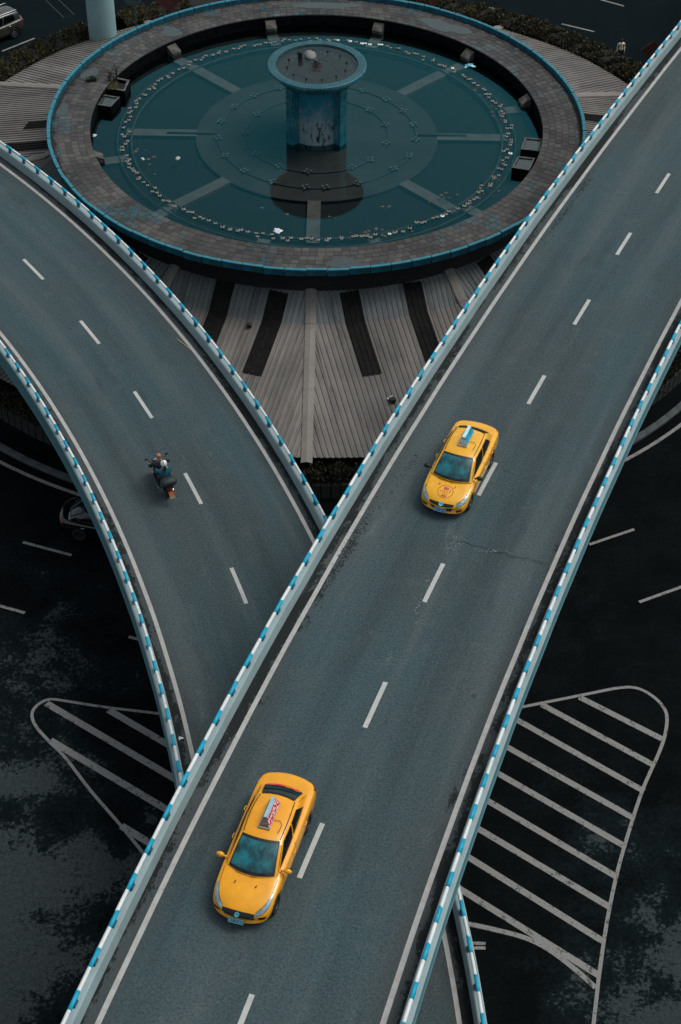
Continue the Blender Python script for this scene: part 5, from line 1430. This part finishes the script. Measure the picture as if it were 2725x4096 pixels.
# ---------------------------------------------------------------- pedestrian beyond the hedge
pp = gp(2476, 250); 
hz_ = 1.64
J = {'joints': {'pelvis': ((0, 0, .92), (.15, .11)), 'waist': ((0, 0, 1.08), (.14, .10)), 'chest': ((0, 0, 1.28), (.17, .11)), 'neck': ((0, 0, 1.44), .055), 'head': ((0, -.02, 1.54), (.078, .09)), 'crown': ((0, -.01, 1.63), (.07, .08))},
     'bones': [('pelvis', 'waist'), ('waist', 'chest'), ('chest', 'neck'), ('neck', 'head'), ('head', 'crown')]}
for s_, nm in ((1, 'l'), (-1, 'r')):
    J['joints'].update({'sh'+nm: ((s_*.19, 0, 1.37), .065), 'el'+nm: ((s_*.25, .03, 1.10), .045), 'wr'+nm: ((s_*.24, -.06, .88), .032), 'hand'+nm: ((s_*.235, -.09, .80), (.04, .024)),
                        'hip'+nm: ((s_*.09, 0, .88), .095), 'knee'+nm: ((s_*.10, -.06*s_, .48), .062), 'ank'+nm: ((s_*.10, .06*s_, .08), .042), 'toe'+nm: ((s_*.11, .06*s_-.15, .035), (.042, .03))})
    J['bones'] += [('chest', 'sh'+nm), ('sh'+nm, 'el'+nm), ('el'+nm, 'wr'+nm), ('wr'+nm, 'hand'+nm), ('pelvis', 'hip'+nm), ('hip'+nm, 'knee'+nm), ('knee'+nm, 'ank'+nm), ('ank'+nm, 'toe'+nm)]
J['hands'] = {'handl': ((0, -.15, -1), (0, 1, 0)), 'handr': ((0, -.15, -1), (0, 1, 0))}
pd = figure('person', 'pedestrian in cream shirt with black hair walking behind the hedge, upper right', J, mk(SHIRT, JEAN, SHOEB, SKINR))
pd.location = pp; pd.rotation_euler = (0, 0, .15)
face_bits(pd, (0, -.01, 1.57), (0, -1, 0), (0, 0, 1), .09, HAIR, SKINR)

# ---------------------------------------------------------------- small stray things
def stick(name, a, b, r, label, cat, mat):
    c = (a+b)/2; o = MB().tube([a-c, (a-c)*.2+Vector((0, .01, .006)), b-c], [r, r*1.1, r*.8], 6).build(name, mat); o.location = c; return tag(o, label, cat)
stick('stick', on_lower(815*.8686, 1200+181*.8686, .03), on_lower(880*.8686, 1200+230*.8686, .03), .028, 'thin pale wooden stick lying across the right edge line of the lower flyover', 'stick', simple('pale_wood', (.33, .23, .15), .8))
k = 1400/1568
def roof_at(px, py):
    p = gp(px, py, 2.2)
    for _ in range(5):
        r = (p-FC).xy.length; p = gp(px, py, roof_z(r)+.06)
    return p
q = roof_at(560+1132*k, 1060+612*k); T = tag(empty('broken_box', q, .5), 'small black and white broken box lying on the corrugated roof', 'box')
MB().box((0, 0, .09), (.26, .22, .18)).build('box', BLACK, T); MB().box((-.02, .14, .14), (.22, .05, .2), .2).box((-.1, .24, .05), (.12, .14, .02), .6).build('flap', SHOEW, T)
q = roof_at(560+490*k, 1060+275*k); o = MB().lathe([(.13, 0), (.11, .16), (.05, .2), (0, .2)], n=12).build('roof_vent', BLACK); o.location = q; tag(o, 'small dark round vent on the corrugated roof, left of the front ridge', 'vent')
q = Z1(422, 372, ZP); o = MB().box((0, 0, .1), (.55, .32, .2), .3).ball((.1, .05, .22), .16, 8, 0, (1.3, .8, .6)).build('rubbish_heap', BLACK); o.location = q; tag(o, 'dark heap of rubbish on the tiled walkway near the left planter boxes', 'rubbish')
RL = simple('red_litter', (.45, .02, .03), .6); 
for i, (p, lab) in enumerate(((on_upper(1600+148*500/1568, 1600+178*500/1568), 'tiny red wrapper in the gutter above the far taxi'), (on_upper(1120*.8686, 2100+885*.8686), 'tiny red wrapper in the left gutter of the upper flyover, halfway down'), (on_upper(780+130*600/1568, 3020+383*600/1568), 'tiny red wrapper in the gutter beside the near taxi'))):
    o = scrap('wrapper', p+Vector((0, 0, .01)), .13, lab, 'litter', RL, i+1)
q = on_lower(828*.8686, 2100+984*.8686); scrap('paper_scrap', q+Vector((0, 0, .01)), .15, 'white paper scrap in the left gutter at the end of the lower flyover', 'litter', BAGM, 3)
# pale grit broken out of the surface where the crack starts, dark crumbs along the left edge line
mb = MB(); db = MB()
for (px, py, sx, sy, n_) in ((1362+485*.8693, 2100+85*.8693, .30, .30, 150), (1362+700*.8693, 2100+120*.8693, .28, .05, 40), (1362+395*.8693, 2100+250*.8693, .10, .55, 60), (1362+345*.8693, 2100+340*.8693, .12, .5, 50), (1362+215*.8693, 2100+600*.8693, .12, .4, 40)):
    c0 = on_upper(px, py)
    for k_ in range(n_):
        x, y = c0.x+random.gauss(0, sx), c0.y+random.gauss(0, sy); p = Vector((x, y, zR(y)+.004)); s_ = random.uniform(.008, .035)
        mb.add([p+Vector((s_*random.uniform(.6, 1.2)*math.cos(a), s_*random.uniform(.6, 1.2)*math.sin(a), 0)) for a in (0, 1.2, 2.5, 3.8, 5.1)], [[0, 1, 2, 3, 4]])
tag(mb.build('pale_grit', simple('grit', (.13, .16, .165), .9, var=.5, scale=30)), kind='stuff')
for (v0_, n_, sp, off) in ((upper.find(on_upper(1362+120*.8693, 2100+170*.8693))[0], 260, 1.1, -3.30), (upper.find(on_upper(2240, 880))[0], 110, .8, -3.2), (upper.find(on_upper(2290, 740))[0], 110, .7, -3.25), (upper.find(on_upper(1600+165*.319, 1600+860*.319))[0], 45, .5, -2.75), (upper.find(on_upper(1550, 1950))[0], 45, .8, -2.9)):
    for k_ in range(n_):
        v = v0_+random.gauss(0, sp); p = upper.at(v, off+random.gauss(0, .10)-(.10 if off > -3 else 0), .004); s_ = random.uniform(.012, .05)*(.7 if off > -3 else 1)
        db.add([p+Vector((s_*random.uniform(.4, 1.2)*math.cos(a), s_*1.3*random.uniform(.4, 1.2)*math.sin(a), 0)) for a in (0, .9, 1.9, 2.9, 3.9, 5.1)], [[0, 1, 2, 3, 4, 5]])
tag(db.build('dark_crumbs', simple('crumbs', (.012, .014, .015), .95)), kind='stuff')
# fallen leaves and grit along the gutters
mb = MB(); LV = simple('gutter_leaf', (.10, .05, .025), .8, var=.6, scale=20)
for R in (upper, lower):
    for k_ in range(420):
        v = random.uniform(20, R.len-20); u = random.choice((-1, 1))*(3.98-abs(random.gauss(0, .18))); p = R.at(v, u, .012); s_ = random.uniform(.012, .035); a = random.uniform(0, 6)
        mb.add([p+Vector((s_*math.cos(a), s_*math.sin(a), 0)), p+Vector((-s_*.4*math.sin(a), s_*.4*math.cos(a), .008)), p+Vector((-s_*math.cos(a), -s_*math.sin(a), 0)), p+Vector((s_*.4*math.sin(a), -s_*.4*math.cos(a), .008))], [[0, 1, 2, 3]])
tag(mb.build('fallen_leaves', LV), kind='stuff')
